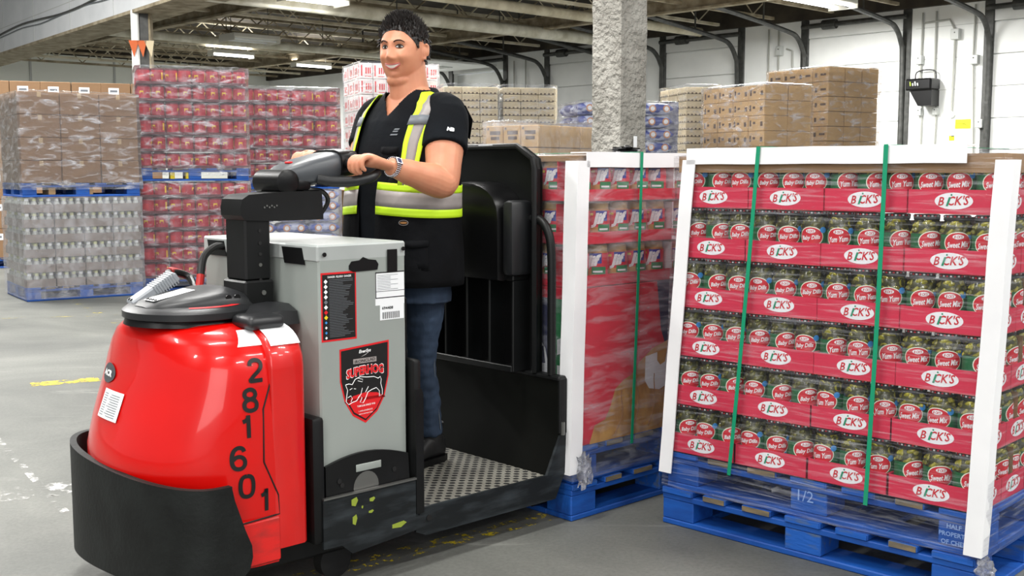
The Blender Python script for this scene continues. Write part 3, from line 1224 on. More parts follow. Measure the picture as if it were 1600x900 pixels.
CP = [Proto(can_pack(q)) for q in range(5)]
RF = Frame(-4.17, 12.6, 20)
pallet(RF, 0, 0, 0, 'blue pallet on the floor under the left red canister load')
stack(CP, RF, 0, 0, 0.144, 4, 3, 6, 0.3, 0.333, 0.183, 'red canister pack', 'lower left red load', 'packs of red canisters')
wrap(RF, -0.01, 1.21, -0.01, 1.01, 0.05, 1.24, 'film_far', 'shiny stretch film around the lower left red canister load', seed=14)
pallet(RF, 0, 0, 1.243, 'blue pallet between the two left red canister loads')
for k in range(2):
    b = B()
    b.box(0.33 + k * 0.17, 0.38 + k * 0.16, 0.02, 0.3, 0, 0.075, 'ink_yellow', 0.004)
    tag(b.build('spacer_block', None, RF.w(0, 0, 1.2431 + 0.022), RF.a), 'yellow painted block in the pallet under red canisters, %s one' % ('left' if k == 0 else 'right'), 'block')
stack(CP, RF, 0, 0, 1.387, 4, 3, 6, 0.3, 0.333, 0.187, 'red canister pack', 'upper left red load', 'packs of red canisters', seed=8)
wrap(RF, -0.01, 1.21, -0.01, 1.01, 1.3, 2.52, 'film_far', 'shiny stretch film around the upper left red canister load', seed=21)

R2 = Frame(-3.336, 14.0, 20)
pallet(R2, 0, 0, 0, 'blue pallet on the floor under the white and blue sacks')
pallet(R2, 0, 0, 1.13, 'blue pallet above the white and blue sacks')


def bag_proto(name, dx, dy, dz, m):
    root = empty(name, 'sack', 'sack')
    b = B()
    rings = []
    n = 20
    for i in range(9):
        t = -1 + 2 * i / 8
        f = max(0.1, (1 - abs(t) ** 5)) ** 0.5
        ring = []
        for k in range(n):
            an = 2 * math.pi * k / n
            c, s = math.cos(an), math.sin(an)
            ring.append((dx / 2 + t * dx / 2, dy / 2 + dy / 2 * (0.85 + 0.15 * f) * math.copysign(abs(c) ** 0.6, c), dz / 2 + dz / 2 * f * math.copysign(abs(s) ** 0.7, s)))
        rings.append(ring)
    b.loft(rings, m)
    b.build('sack_body', root, angle=80)
    b = B()
    for (x, y) in ((0.3, 0), (0.75, 0)):
        b.lathe([(0.045, -0.004), (0.045, 0.004)], 'bag_orange', 12, Matrix.Translation((x * dx, -0.002, dz * 0.5)) @ Matrix.Rotation(R(90), 4, 'X'))
        b.lathe([(0.028, 0.004), (0.028, 0.006)], 'label_white', 12, Matrix.Translation((x * dx, -0.002, dz * 0.5)) @ Matrix.Rotation(R(90), 4, 'X'))
    b.build('printed_emblem', root)
    return root


BP = Proto(bag_proto('flour_sack', 0.4, 0.5, 0.14, 'bag_pale'))
stack(BP, R2, 0, 0, 0.144, 3, 2, 7, 0.4, 0.5, 0.14, 'white and blue sack', 'behind steering column', 'white and blue sacks', jit=0.01)
wrap(R2, -0.01, 1.21, -0.01, 1.01, 0.1, 1.12, 'film_grey', 'cloudy stretch film around the white and blue sacks', seed=33)
stack(CP, R2, 0, 0, 1.274, 4, 3, 6, 0.3, 0.333, 0.185, 'red canister pack', 'right red load', 'packs of red canisters', seed=18)
wrap(R2, -0.01, 1.21, -0.01, 1.01, 1.2, 2.4, 'film_far', 'shiny stretch film around the right red canister load', seed=41)

# tan carton stack just behind the worker
TB = Frame(-2.03, 14.5, 20)
pallet(TB, 0, 0.1, 0, 'blue pallet on the floor under tan cartons behind the worker')
tp = Proto(carton_proto('tan_carton', 0.4, 0.333, 0.24, 'carton_tan'))
stack(tp, TB, 0, 0.1, 0.144, 3, 3, 4, 0.4, 0.333, 0.24, 'tan carton', 'stack behind the worker', 'tan cartons behind the worker')

# white cartons with red printing, behind the head
WC = Frame(-2.28, 17.0, 22)
wp = carton_proto('white_carton', 0.205, 0.333, 0.232, 'carton_white', prints=('ink_red', [(0.12, 0.22, 0.15, 0.85), (0.45, 0.55, 0.3, 0.7), (0.62, 0.72, 0.3, 0.7), (0.78, 0.86, 0.3, 0.7), (0.4, 0.9, 0.12, 0.16)]), tape=False)
pallet(WC, 0, 0, 0, 'blue pallet on the floor under the red printed white cartons')
stack(Proto(wp), WC, 0, 0, 0.144, 6, 3, 12, 0.205, 0.333, 0.236, 'white carton with red print', 'behind head', 'white cartons with red print')
wrap(WC, -0.01, 1.24, -0.01, 1.01, 0.1, 2.99, 'film_far', 'stretch film around white cartons behind the head', seed=51, amp=0.008)

# beige trays with dark slots: two side by side, one beyond the pillar
bg = carton_proto('beige_case', 0.267, 0.333, 0.1, 'carton_pale', prints=('carton_dark', [(0.1, 0.2, 0.0, 0.2), (0.32, 0.42, 0.0, 0.2), (0.55, 0.65, 0.0, 0.2), (0.78, 0.88, 0.0, 0.2)]), tape=False)
BG = Proto(bg)
for fx, fy, nm, wh, sd, yw in ((-0.99, 16.5, 'beige case', 'beige stack behind the worker', 61, 12), (-0.13, 16.7, 'beige case', 'beige stack left of pillar', 62, 12), (2.55, 16.6, 'beige case', 'beige stack right of pillar', 63, 15)):
    F2 = Frame(fx, fy, yw)
    n = 3 if sd < 63 else 2
    w_ = 0.267 * n
    stack(BG, F2, 0, 0, 0, n, 3, 25, 0.267, 0.333, 0.1035, nm, wh, 'beige cases in tall stacks', seed=sd, right=False)
    wrap(F2, -0.01, w_ + 0.01, -0.01, 1.01, 0.1, 2.62, 'film_far', 'thin stretch film around the ' + wh, seed=sd, amp=0.006)

# low printed cartons in front of them, near the backrest
LC = Frame(0.23, 10.0, -38)
lw = 0.6
o0 = LC.w(-lw, 0)
LC = Frame(o0.x, o0.y, -38)
lp = Proto(carton_proto('printed_carton', 0.2, 0.333, 0.2, 'carton_tan', prints=('carton_dark', [(0.3, 0.8, 0.35, 0.5), (0.25, 0.85, 0.58, 0.75), (0.1, 0.2, 0.8, 0.9)]), tape=False))
pallet(Frame(o0.x, o0.y, -38), -0.6, 0, 0, 'blue pallet on the floor under the printed brown cartons')
stack(lp, LC, 0, 0, 0.144, 3, 3, 8, 0.2, 0.333, 0.203, 'printed brown carton', 'low load above backrest', 'printed brown cartons above the backrest')
wrap(LC, -0.01, 0.61, -0.01, 1.01, 0.1, 1.8, 'film_grey', 'cloudy stretch film around the printed brown cartons', seed=71)

# blue sacks either side of the concrete pillar
BS = Frame(0.82, 13.7, 12)
bb = Proto(bag_proto('blue_sack', 0.4, 0.5, 0.155, 'bag_blue'))
pallet(BS, 0.02, 0, 0, 'blue pallet on the floor under the blue sacks by pillar')
stack(bb, BS, 0, 0, 0.144, 3, 2, 13, 0.4, 0.5, 0.158, 'blue printed sack', 'behind the pillar', 'blue sacks behind the pillar', jit=0.015)
wrap(BS, -0.01, 1.23, -0.01, 1.01, 0.1, 2.2, 'film_far', 'stretch film around the blue sacks behind pillar', seed=81, amp=0.02)

# brown cartons in film, right background: near corner frames


def corner_frame(cx, cy, phi, w_):
    # near corner (cx, cy); left face runs away-left at phi from the picture plane
    u = Vector((-math.cos(R(phi)), math.sin(R(phi))))
    return Frame(cx + u.x * w_, cy + u.y * w_, -phi)


C1 = corner_frame(3.12, 14.0, 61, 1.2)
c1p = Proto(carton_proto('tan_case', 0.3, 0.39, 0.19, 'carton_tan', prints=('carton_dark', [(0.1, 0.2, 0.3, 0.7), (0.3, 0.45, 0.45, 0.6), (0.75, 0.9, 0.3, 0.6)])))
pallet(C1, 0, 0, 0, 'blue pallet on the floor under the shorter tan case stack')
stack(c1p, C1, 0, 0, 0.144, 4, 2, 12, 0.3, 0.39, 0.19, 'tan case', 'shorter tan stack by pillar', 'tan cases on the right')
wrap(C1, -0.01, 1.21, -0.01, 0.79, 0.1, 2.44, 'film_far', 'shiny stretch film around the shorter tan case stack', seed=91)
C2 = corner_frame(4.32, 15.5, 60.5, 1.2)
c2p = Proto(carton_proto('brown_case', 0.3, 0.32, 0.2, 'carton_tan', prints=('carton_dark', [(0.15, 0.3, 0.3, 0.6), (0.5, 0.85, 0.4, 0.55)])))
pallet(C2, 0, 0, 0, 'blue pallet on the floor under the taller tan case stack')
stack(c2p, C2, 0, 0, 0.144, 4, 3, 13, 0.3, 0.32, 0.203, 'tan case', 'taller tan stack by wall', 'tan cases on the right')
wrap(C2, -0.01, 1.21, -0.01, 0.99, 0.1, 2.79, 'film_far', 'shiny stretch film around the taller tan case stack', seed=95)

# cartons with white labels behind the far left load
BL = Frame(-7.35, 15.6, 20)
blp = empty('labelled_carton', 'carton', 'carton')
b = B()
b.box(0.003, 0.397, 0.003, 0.497, 0, 0.407, 'carton', 0.006)
b.build('box_body', blp)
b = B()
b.box(0.1, 0.24, 0.001, 0.0028, 0.25, 0.34, 'label_white')
b.box(0.12, 0.22, 0.0, 0.001, 0.28, 0.31, 'ink_grey')
b.build('shipping_label', blp)
stack(Proto(blp), BL, 0, 0, 0.144, 6, 1, 6, 0.4, 0.5, 0.41, 'brown labelled carton', 'behind the far left load', 'labelled cartons behind the far left load')
pallet(BL, 0.0, 0, 0, 'blue pallet on the floor under the labelled cartons, left one')
pallet(BL, 1.22, 0, 0, 'blue pallet on the floor under the labelled cartons, right one')

# ------------------------------------------------------------ pickle load on two pallets, right foreground
K = Frame(.582, 4.22, -44)
pallet(K, 0.0, 0.0, 0, 'worn blue pallet on the floor under the pickle load')
pallet(K, 0.014, 0.008, 0.144, 'upper blue pallet directly under the pickle trays')
for txts, a_, z_, s_ in ((('HALF', 'PROPERTY', 'OF CHEP'), 1.13, 0.247, 0.015), (('1/2',), 0.61, 0.24, 0.04)):
    b = B()
    for i, t_ in enumerate(txts):
        b.text(t_, s_, 'stencil', lambda x, y, i=i: (a_ + x, -0.0015, z_ - 0.012 - i * 0.026 + y), offset=0.02 if len(txts) > 1 else 0.0)
    b.f = b.f
    o = b.build('stencil_text', None, K.o, K.a)
    tag(o, 'white stencilled %s on block of the upper pickle pallet' % ('lettering' if len(txts) > 1 else 'fraction'), 'stencil')


def arc_pt(r, x, z):
    return (r * math.sin(x / r), -r * math.cos(x / r), z)


def arc_ellipse(b, cx, cz, rx, rz, r, m, n=14):
    vs = []
    for i in range(n + 1):
        t = -math.cos(math.pi * i / n)
        h = math.sqrt(max(0, 1 - t * t))
        vs += [arc_pt(r, cx + rx * t, cz - rz * h), arc_pt(r, cx + rx * t, cz + rz * h)]
    b.add(vs, [[2 * i, 2 * i + 2, 2 * i + 3, 2 * i + 1] for i in range(n)], m)


def flat_ellipse(b, cx, cz, rx, rz, y, m, n=24, face='front', thick=0.0008):
    pts = [(cx + rx * math.cos(2 * math.pi * i / n), cz + rz * math.sin(2 * math.pi * i / n)) for i in range(n)]
    b.prism(pts, m, 'y' if face == 'front' else 'x', y, y - thick if face != 'side' else y + thick)


def bicks_logo(b, cx, cz, y, face='front'):
    sgn = 1
    if face == 'front':
        P = lambda x, z, d: (cx + x, y - d, cz + z)
    else:
        P = lambda x, z, d: (y + d, cx + x, cz + z)
    n = 28
    vs = [P(0.06 * math.cos(2 * math.pi * i / n), 0.026 * math.sin(2 * math.pi * i / n), 0.0006) for i in range(n)]
    b.add(vs, [list(range(n))], 'label_white')
    b.text("B CK'S", 0.029, 'label_red', lambda x, z: P(x, z + 0.001 + x * 0.05, 0.0012), offset=0.02, shear=0.25, w=0.098)
    b.add([P(-0.024, -0.016, 0.0014), P(-0.017, -0.016, 0.0014), P(-0.008, 0.012, 0.0014), P(-0.015, 0.012, 0.0014)], [[0, 1, 2, 3]], 'strap_green')
    b.add([P(-0.010, 0.017, 0.0014), P(-0.005, 0.016, 0.0014), P(-0.004, 0.021, 0.0014), P(-0.009, 0.022, 0.0014)], [[0, 1, 2, 3]], 'strap_green')


TW, TD, TH = 0.293, 0.2, 0.076


def bicks_tray():
    root = empty('pickle_tray', 'tray', 'tray')
    b = B()
    b.box(0.001, TW - 0.001, 0.001, TD - 0.001, 0, 0.003, 'kraft')
    for (x0, x1, y0, y1) in ((0.001, TW - 0.001, 0.001, 0.004), (0.001, TW - 0.001, TD - 0.004, TD - 0.001), (0.001, 0.004, 0.001, TD - 0.001), (TW - 0.004, TW - 0.001, 0.001, TD - 0.001)):
        b.box(x0, x1, y0, y1, 0, TH, 'tray_red')
    b.box(0.004, TW - 0.004, 0.0985, 0.1, 0.003, 0.16, 'kraft')
    b.build('cardboard_tray', root)
    b = B()
    bicks_logo(b, TW / 2, TH / 2 + 0.003, 0.001)
    bicks_logo(b, TD / 2, TH / 2 + 0.003, TW - 0.001, 'side')
    b.build('printed_logo', root)
    return root


def pickle_jar(kind):
    nm = {'baby': 'Baby Dills', 'yum': 'Yum Yum', 'sweet': 'Sweet Mix'}[kind]
    root = empty('pickle_jar', 'jar', 'jar')
    rnd = random.Random(len(nm))
    b = B()
    b.lathe([(0.038, 0), (0.046, 0.004), (0.0465, 0.012), (0.0465, 0.136), (0.044, 0.150), (0.038, 0.160), (0.037, 0.166)], 'jar_glass', 22, cap=False)
    b.build('glass', root)
    b = B()
    b.lathe([(0.040, 0.004), (0.0425, 0.01), (0.0425, 0.135), (0.038, 0.150), (0.033, 0.158)], 'brine', 14)
    for k in range(33):
        a = R(k * 49 + rnd.uniform(-12, 12))
        z = 0.122 + 0.015 * (k % 3) + rnd.uniform(-0.006, 0.004)
        rr = 0.0365 if z < 0.142 else 0.031
        if kind == 'yum':
            M = Matrix.Translation((rr * math.cos(a), rr * math.sin(a), z)) @ Matrix.Rotation(a, 4, 'Z') @ Matrix.Rotation(R(90 + rnd.uniform(-35, 35)), 4, 'Y')
            b.lathe([(0.013, -0.003), (0.015, 0), (0.013, 0.003)], 'pickle_lime' if k % 4 else 'pickle', 10, M)
        else:
            M = Matrix.Translation((rr * math.cos(a), rr * math.sin(a), z)) @ Matrix.Rotation(rnd.uniform(0, 3), 4, 'Z') @ Matrix.Rotation(rnd.uniform(0.3, 1.3), 4, 'X')
            mm = ('pickle', 'pickle_olive', 'pickle_olive', 'pickle')[k % 4] if kind == 'baby' else ('pickle_lime', 'pickle', 'pickle_lime')[k % 3]
            b.ball((0, 0, 0), (0.009, 0.009, 0.017), mm, 8, 6, M)
    b.build('pickles', root)
    b = B()
    b.lathe([(0.0395, 0.162), (0.0405, 0.164), (0.0405, 0.176), (0.038, 0.179), (0.03, 0.179)], 'lid_dark', 24)
    for k in range(22):
        a = 2 * math.pi * k / 22
        M = Matrix.Rotation(a, 4, 'Z')
        b.box(-0.003, 0.003, -0.0412, -0.040, 0.1725, 0.1775, 'label_red' if k % 2 else 'label_white', M=M)
    b.build('lid', root)
    b = B()
    r = 0.047
    vs = []
    n = 24
    for i in range(n + 1):
        x = -0.135 + 0.27 * i / n
        vs += [arc_pt(r, x, 0.03), arc_pt(r, x, 0.119)]
    b.add(vs, [[2 * i, 2 * i + 2, 2 * i + 3, 2 * i + 1] for i in range(n)], 'label_green')
    if kind == 'baby':
        vs = []
        for i in range(13):
            x = -0.034 + 0.068 * i / 12
            vs += [arc_pt(r + 0.0003, x, 0.06), arc_pt(r + 0.0003, x, 0.078)]
        b.add(vs, [[2 * i, 2 * i + 2, 2 * i + 3, 2 * i + 1] for i in range(12)], 'label_blue')
    zc = 0.096
    arc_ellipse(b, 0, zc - 0.002, 0.044, 0.0345, r + 0.0005, 'label_cream')
    arc_ellipse(b, 0, zc - 0.002, 0.041, 0.0315, r + 0.0010, 'label_red')
    arc_ellipse(b, 0, zc + 0.017, 0.017, 0.0075, r + 0.0015, 'label_white')
    b.text("B CK'S", 0.009, 'label_red', lambda x, z: arc_pt(r + 0.0021, x, z + zc + 0.017), offset=0.02, shear=0.25, w=0.025)
    b.text(nm, 0.019, 'label_white', lambda x, z: arc_pt(r + 0.0018, x, z + zc - 0.007 + x * 0.08), offset=0.02, shear=0.2, w=0.066)
    arc_ellipse(b, 0.043, zc + 0.021, 0.011, 0.0105, r + 0.0016, 'label_blue')
    b.build('paper_label', root)
    return root


TRAY = Proto(bicks_tray())
JAR = {k: Proto(pickle_jar(k)) for k in ('baby', 'yum', 'sweet')}
BA0, BZ0, BP = 0.025, 0.288, 0.186
KIND = ['baby'] * 6 + ['yum'] * 3 + ['sweet'] * 3
KN = {'baby': 'baby dill jar', 'yum': 'sliced pickle jar', 'sweet': 'sweet mix jar'}
rnd = random.Random(11)
LAYN = ['bottom tray row', 'second tray row up', 'third tray row up', 'fourth tray row up', 'fifth tray row up', 'top tray row']
for k in range(6):
    off = BA0 + 0.007 * k
    z = BZ0 + BP * k
    for i in range(4):
        for j in range(5):
            if j == 0 or i in (0, 3):
                if j == 0:
                    lab = 'red pickle tray, %s, %s from the left on front face' % (LAYN[k], ORD[i])
                else:
                    lab = 'red pickle tray, %s, %s back along %s side' % (LAYN[k], ORD[j], 'left' if i == 0 else 'right')
                TRAY.place(K.w(off + i * TW, j * TD, z), K.a, lab, 'red trays of pickle jars')
    for i in range(12):
        kd = KIND[i]
        JAR[kd].place(K.w(off + 0.049 + i * 0.0975 + (i // 3) * 0.0005, 0.051, z + 0.0035), K.a + rnd.choice([0.25, 0.45, 0.6, 0.75, 0.5, 0.9, 0.1]) + rnd.uniform(-0.1, 0.1),
                      '%s, %s, %s from the left along front' % (KN[kd], LAYN[k], ORD[i]), 'pickle jars in red trays')
    for j in range(9):
        jy = 0.049 + (j + 1) * 0.1
        jy = (j + 1) // 2 * TD + (0.051 if (j + 1) % 2 == 0 else 0.149)
        JAR['sweet'].place(K.w(off + 4 * TW - 0.051, jy, z + 0.0035), K.a + R(90) + rnd.uniform(-0.3, 0.3),
                           'sweet mix jar, %s, %s back along the right side' % (LAYN[k], ORD[j + 1]), 'pickle jars in red trays')
# kraft cap over the top layer
b = B()
zt = BZ0 + BP * 5 + 0.183
b.box(BA0 + 0.035, BA0 + 0.035 + 4 * TW, 0, 1.0, zt, zt + 0.004, 'kraft')
b.box(BA0 + 0.033, BA0 + 0.037 + 4 * TW, -0.004, 0, zt - 0.055, zt + 0.004, 'kraft')
b.box(BA0 + 0.035 + 4 * TW, BA0 + 0.039 + 4 * TW, -0.004, 1.0, zt - 0.055, zt + 0.004, 'kraft')
b.box(BA0 + 0.031, BA0 + 0.035, -0.004, 1.0, zt - 0.055, zt + 0.004, 'kraft')
tag(b.build('cardboard_cap', None, K.o, K.a), 'brown cardboard cap over the top row of pickle trays', 'cardboard')


def corner_board(fr, a, b_, z0, z1, lean, sa, label, leg=0.056, th=0.005, sb=1, name='corner_board'):
    # upright angle board; sa = direction of the leg on the front face
    bl = B()
    rings = []
    for i in range(9):
        z = z0 + (z1 - z0) * i / 8
        o = a + lean * (z - z0) / (z1 - z0) + 0.0015 * math.sin(i * 1.7)
        pts = [(0, 0), (sa * leg, 0), (sa * leg, th), (sa * th, th), (sa * th, leg), (0, leg)]
        rings.append([(o + p[0], b_ + p[1], z) for p in pts])
    bl.loft(rings, 'board_white')
    tag(bl.build(name, None, fr.o, fr.a, 30), label, 'corner board')


def edge_board(fr, a0, a1, b_, z, label, leg=0.058, th=0.005):
    bl = B()
    pts = [(0, 0), (0, -leg), (th, -leg), (th, -th), (leg + 0.03, -th), (leg + 0.03, 0)]
    rings = []
    for i in range(9):
        a = a0 + (a1 - a0) * i / 8
        rings.append([(a, b_ + p[0], z + p[1] + 0.001 * math.sin(i * 2)) for p in pts])
    bl.loft(rings, 'board_white')
    tag(bl.build('edge_board', None, fr.o, fr.a, 30), label, 'edge board')


corner_board(K, -0.006, -0.020, 0.205, 1.392, 0.088, 1, 'white upright corner board at the left edge of the pickle load')
corner_board(K, 1.225, -0.022, 0.16, 1.385, 0.045, -1, 'white upright corner board at the right edge of the pickle load')
edge_board(K, 0.10, 1.128, -0.020, 1.4335, 'long white edge board along the top of the pickle load')


def strap(fr, a0, a1, z0, z1, label, bf=-0.026, depth=1.0):
    bl = B()
    pts = []
    n = 14
    rings = []
    for i in range(n + 1):
        t = i / n
        a = a0 + (a1 - a0) * t + 0.004 * math.sin(t * 3.1)
        z = z0 + (z1 - z0) * t
        w_ = 0.0075
        rings.append([(a - w_, bf, z), (a + w_, bf, z), (a + w_, bf + 0.0016, z), (a - w_, bf + 0.0016, z)])
    bl.loft(rings, 'strap_green')
    bl.box(a1 - 0.0075, a1 + 0.0075, bf, depth, z1, z1 + 0.0016, 'strap_green')
    tag(bl.build('strap', None, fr.o, fr.a, 30), label, 'strap')


strap(K, 0.312, 0.405, 0.25, 1.435, 'left green plastic strap around the pickle load')
strap(K, 0.842, 0.872, 0.25, 1.435, 'right green plastic strap around the pickle load')
wrap(K, 0.004, 1.222, -0.007, 1.012, 0.15, 1.405, 'film_near', 'clear stretch film wound around the pickle trays and upper pallet', lean=0.03, seed=5, amp=0.004, seg=16)


def crumple(fr, c, size, label, seed, m='film_loose', n=18, name='loose_film'):
    bl = B()
    rings = []
    for i in range(n + 1):
        ring = []
        for j in range(n):
            th = 2 * math.pi * j / n
            ph = math.pi * i / n
            d = Vector((math.sin(ph) * math.cos(th), math.sin(ph) * math.sin(th), math.cos(ph)))
            q = 0.7 + 0.55 * noise.noise(d * 2.3 + Vector((seed, 0, 0))) + 0.3 * noise.noise(d * 7 + Vector((0, seed, 0)))
            ring.append((c[0] + d.x * q * size[0], c[1] + d.y * q * size[1], max(c[2] + d.z * q * size[2], 0.002)))
        rings.append(ring)
    bl.loft(rings, m, True, True)
    tag(bl.build(name, None, fr.o, fr.a, 25), label, 'film' if 'film' in m else 'bag')


crumple(K, (1.235, -0.008, 0.12), (0.035, 0.03, 0.05), 'knotted film tail at the lower right corner of pickle load', 3)

# ------------------------------------------------------------ peanut butter load behind the truck
J = Frame(.2305, 4.219, 43)
pallet(J, 0.0, 0.0, 0, 'blue pallet on the floor under the peanut butter display')
pallet(J, 0.01, 0.006, 0.144, 'upper blue pallet under the peanut butter display')

ds = empty('display_base', 'red display base printed with peanuts and a white letter, under peanut butter trays', 'display', J.o, J.a)
b = B()
b.box(0.02, 1.19, 0.004, 0.99, 0.288, 0.905, 'jif_red', 0.004)
b.build('cardboard_body', ds)
b = B()
b.add([(0.50, 0.0035, 0.905), (1.19, 0.0035, 0.905), (1.19, 0.0035, 0.5), (0.62, 0.0035, 0.5), (0.53, 0.0035, 0.7)], [[0, 1, 2, 3, 4]], 'jif_navy')
b.build('navy_panel', ds)
b = B()
pe = [(0.10, 0.289), (0.13, 0.36), (0.19, 0.375), (0.22, 0.42), (0.25, 0.49), (0.30, 0.52), (0.345, 0.535), (0.40, 0.585), (0.48, 0.63), (0.58, 0.655), (0.7, 0.66), (0.9, 0.62), (1.0, 0.5), (1.05, 0.289)]
b.add([(x, 0.0028, z) for x, z in pe], [list(range(len(pe)))], 'peanut')
for k in range(7):
    x0 = 0.25 + k * 0.10
    pts = [(x0 + 0.03 * math.sin(t * 0.5) + 0.06 * (t / 8) ** 2, 0.0022, 0.31 + (0.17 + 0.022 * k) * t / 8) for t in range(9)]
    b.tube(pts, 0.0035, 'peanut_dark', 4, cap=False)
b.build('printed_peanuts', ds)
b = B()
jl = [(.43, .60), (.428, .50), (.455, .465), (.52, .452), (.59, .475), (.625, .53), (.655, .80), (.665, 0.90), (.60, 0.90), (.585, .78), (.57, .62), (.555, .565), (.525, .555), (.505, .575), (.505, .61)]
b.add([(x, 0.0012, z) for x, z in jl], [list(range(len(jl)))], 'label_white')
b.build('printed_letter', ds)
b = B()
b.add([(0.0185, 0.004, 0.29), (0.0185, 0.12, 0.29), (0.0185, 0.12, 0.86), (0.0185, 0.004, 0.86)], [[0, 1, 2, 3]], 'jif_green')
b.add([(0.0185, 0.12, 0.29), (0.0185, 0.78, 0.29), (0.0185, 0.78, 0.86), (0.0185, 0.12, 0.86)], [[0, 1, 2, 3]], 'jif_navy')
sh = [(0.14, 0.50), (0.20, 0.50), (0.235, 0.62), (0.20, 0.70), (0.165, 0.66), (0.15, 0.60)]
b.add([(0.0178, y, z) for y, z in sh], [list(range(len(sh)))], 'label_white')
b.add([(0.0175, 0.165, 0.60), (0.0175, 0.19, 0.60), (0.0175, 0.195, 0.66), (0.0175, 0.175, 0.67)], [[0, 1, 2, 3]], 'jif_navy')
b.add([(0.0172, 0.05, 0.66), (0.0172, 0.10, 0.64), (0.0172, 0.10, 0.70), (0.0172, 0.05, 0.72)], [[0, 1, 2, 3]], 'label_white')
b.add([(0.0172, 0.08, 0.56), (0.0172, 0.10, 0.56), (0.0172, 0.10, 0.6), (0.0172, 0.08, 0.6)], [[0, 1, 2, 3]], 'label_white')
b.add([(0.0182, 0.6, 0.55), (0.0182, 0.9, 0.55), (0.0182, 0.9, 0.9), (0.0182, 0.6, 0.9)], [[0, 1, 2, 3]], 'jif_red')
b.add([(0.0180, 0.6, 0.55), (0.0180, 0.77, 0.55), (0.0180, 0.77, 0.9), (0.0180, 0.75, 0.9)], [[0, 1, 2, 3]], 'label_white')
b.build('side_print', ds)


def jif_tray():
    root = empty('peanut_butter_tray', 'tray', 'tray')
    W_, D_, H_ = 0.585, 0.33, 0.047
    b = B()
    b.box(0.001, W_ - 0.001, 0.001, D_ - 0.001, 0, 0.003, 'kraft')
    for (x0, x1, y0, y1) in ((0.001, W_ - 0.001, 0.001, 0.004), (0.001, W_ - 0.001, D_ - 0.004, D_ - 0.001), (0.001, 0.004, 0.001, D_ - 0.001), (W_ - 0.004, W_ - 0.001, 0.001, D_ - 0.001)):
        b.box(x0, x1, y0, y1, 0, H_, 'jif_red')
    b.build('cardboard_tray', root)
    b = B()
    b.box(0.004, W_ - 0.004, 0.112, 0.115, 0.003, 0.155, 'jif_red')
    b.box(W_ - 0.012, W_ - 0.005, 0.005, 0.112, 0.003, 0.155, 'label_white')
    b.box(0.112, 0.116, 0.115, D_ - 0.005, 0.003, 0.155, 'jif_navy')
    b.build('divider', root)
    return root


def jif_jar():
    root = empty('peanut_butter_jar', 'jar', 'jar')
    b = B()
    b.lathe([(0.046, 0), (0.051, 0.005), (0.051, 0.122), (0.045, 0.135)], 'peanut_butter', 24)
    b.build('jar_body', root)
    b = B()
    b.lathe([(0.046, 0.131), (0.0465, 0.156), (0.043, 0.159)], 'cap_tan', 24)
    b.build('lid', root)
    b = B()
    r = 0.0515

    def band(x0, x1, z0, z1, m, dr, n=10, z0b=None):
        vs = []
        for i in range(n + 1):
            x = x0 + (x1 - x0) * i / n
            zl = z0 if z0b is None else z0 + (z0b - z0) * i / n
            vs += [arc_pt(r + dr, x, zl), arc_pt(r + dr, x, z1)]
        b.add(vs, [[2 * i, 2 * i + 2, 2 * i + 3, 2 * i + 1] for i in range(n)], m)
    band(-0.15, 0.15, 0.03, 0.125, 'jif_red', 0, 24)
    band(-0.01, 0.04, 0.085, 0.125, 'jif_blue', 0.0003)
    band(-0.05, 0.06, 0.03, 0.062, 'peanut', 0.0004)
    band(0.0, 0.06, 0.045, 0.072, 'jif_green', 0.0007, z0b=0.04)
    band(-0.045, -0.02, 0.107, 0.116, 'ink_yellow', 0.0006)
    band(0.005, 0.045, 0.05, 0.057, 'label_white', 0.001)
    b.text('Jif', 0.056, 'label_white', lambda x, z: arc_pt(r + 0.0015, x + 0.005, z + 0.09 + x * 0.12), offset=0.06, shear=0.25, w=0.066)
    b.build('paper_label', root)
    return root


JT = Proto(jif_tray())
JJ = Proto(jif_jar())
LN = ['lowest row', 'middle row', 'top row']
for k in range(3):
    z = 0.905 + 0.165 * k
    for i in range(2):
        for j in range(3):
            JT.place(J.w(0.02 + i * 0.586 + 0.005 * k, 0.004 + j * 0.331, z), J.a, 'red peanut butter tray, %s, %s tray, %s from the front' % (LN[k], ('left', 'right')[i], ORD[j]), 'red trays of peanut butter')
    for i in range(10):
        xa = 0.02 + 0.005 * k + (i // 5) * 0.586 + 0.058 + (i % 5) * 0.113
        JJ.place(J.w(xa, 0.004 + 0.058, z + 0.0035), J.a - 0.85 + (0.1, -0.25, 0.15, 0.2, 0.0)[(i + k) % 5], 'peanut butter jar, %s, %s from the left along front' % (LN[k], ORD[i]), 'peanut butter jars')
    for j in range(5):
        yb = (0.18, 0.28, 0.395, 0.505, 0.61)[j]
        JJ.place(J.w(0.02 + 0.005 * k + 0.058, yb, z + 0.0035), J.a - R(90) + 0.1 * ((j + k) % 3), 'peanut butter jar, %s, %s back along left side' % (LN[k], ORD[j + 1]), 'peanut butter jars')
b = B()
b.box(0.034, 1.205, 0.002, 1.0, 1.388, 1.41, 'kraft')
b.box(0.15, 1.205, -0.002, 1.0, 1.41, 1.4165, 'board_white')
tag(b.build('top_sheet', None, J.o, J.a), 'white sheet over brown cardboard on the peanut butter load', 'cardboard')
corner_board(J, -0.026, -0.014, 0.19, 1.39, 0.035, 1, 'white upright corner board on the left of peanut butter load', leg=0.066)
edge_board(J, 0.06, 1.2, -0.014, 1.424, 'white edge board along the top of the peanut butter load')
strap(J, 0.327, 0.370, 0.26, 1.4255, 'green plastic strap around the peanut butter load', bf=-0.02)
wrap(J, 0.002, 1.215, -0.005, 1.005, 0.16, 1.405, 'film_jif', 'cloudy stretch film wound around the peanut butter load', lean=0.02, seed=15, amp=0.005)
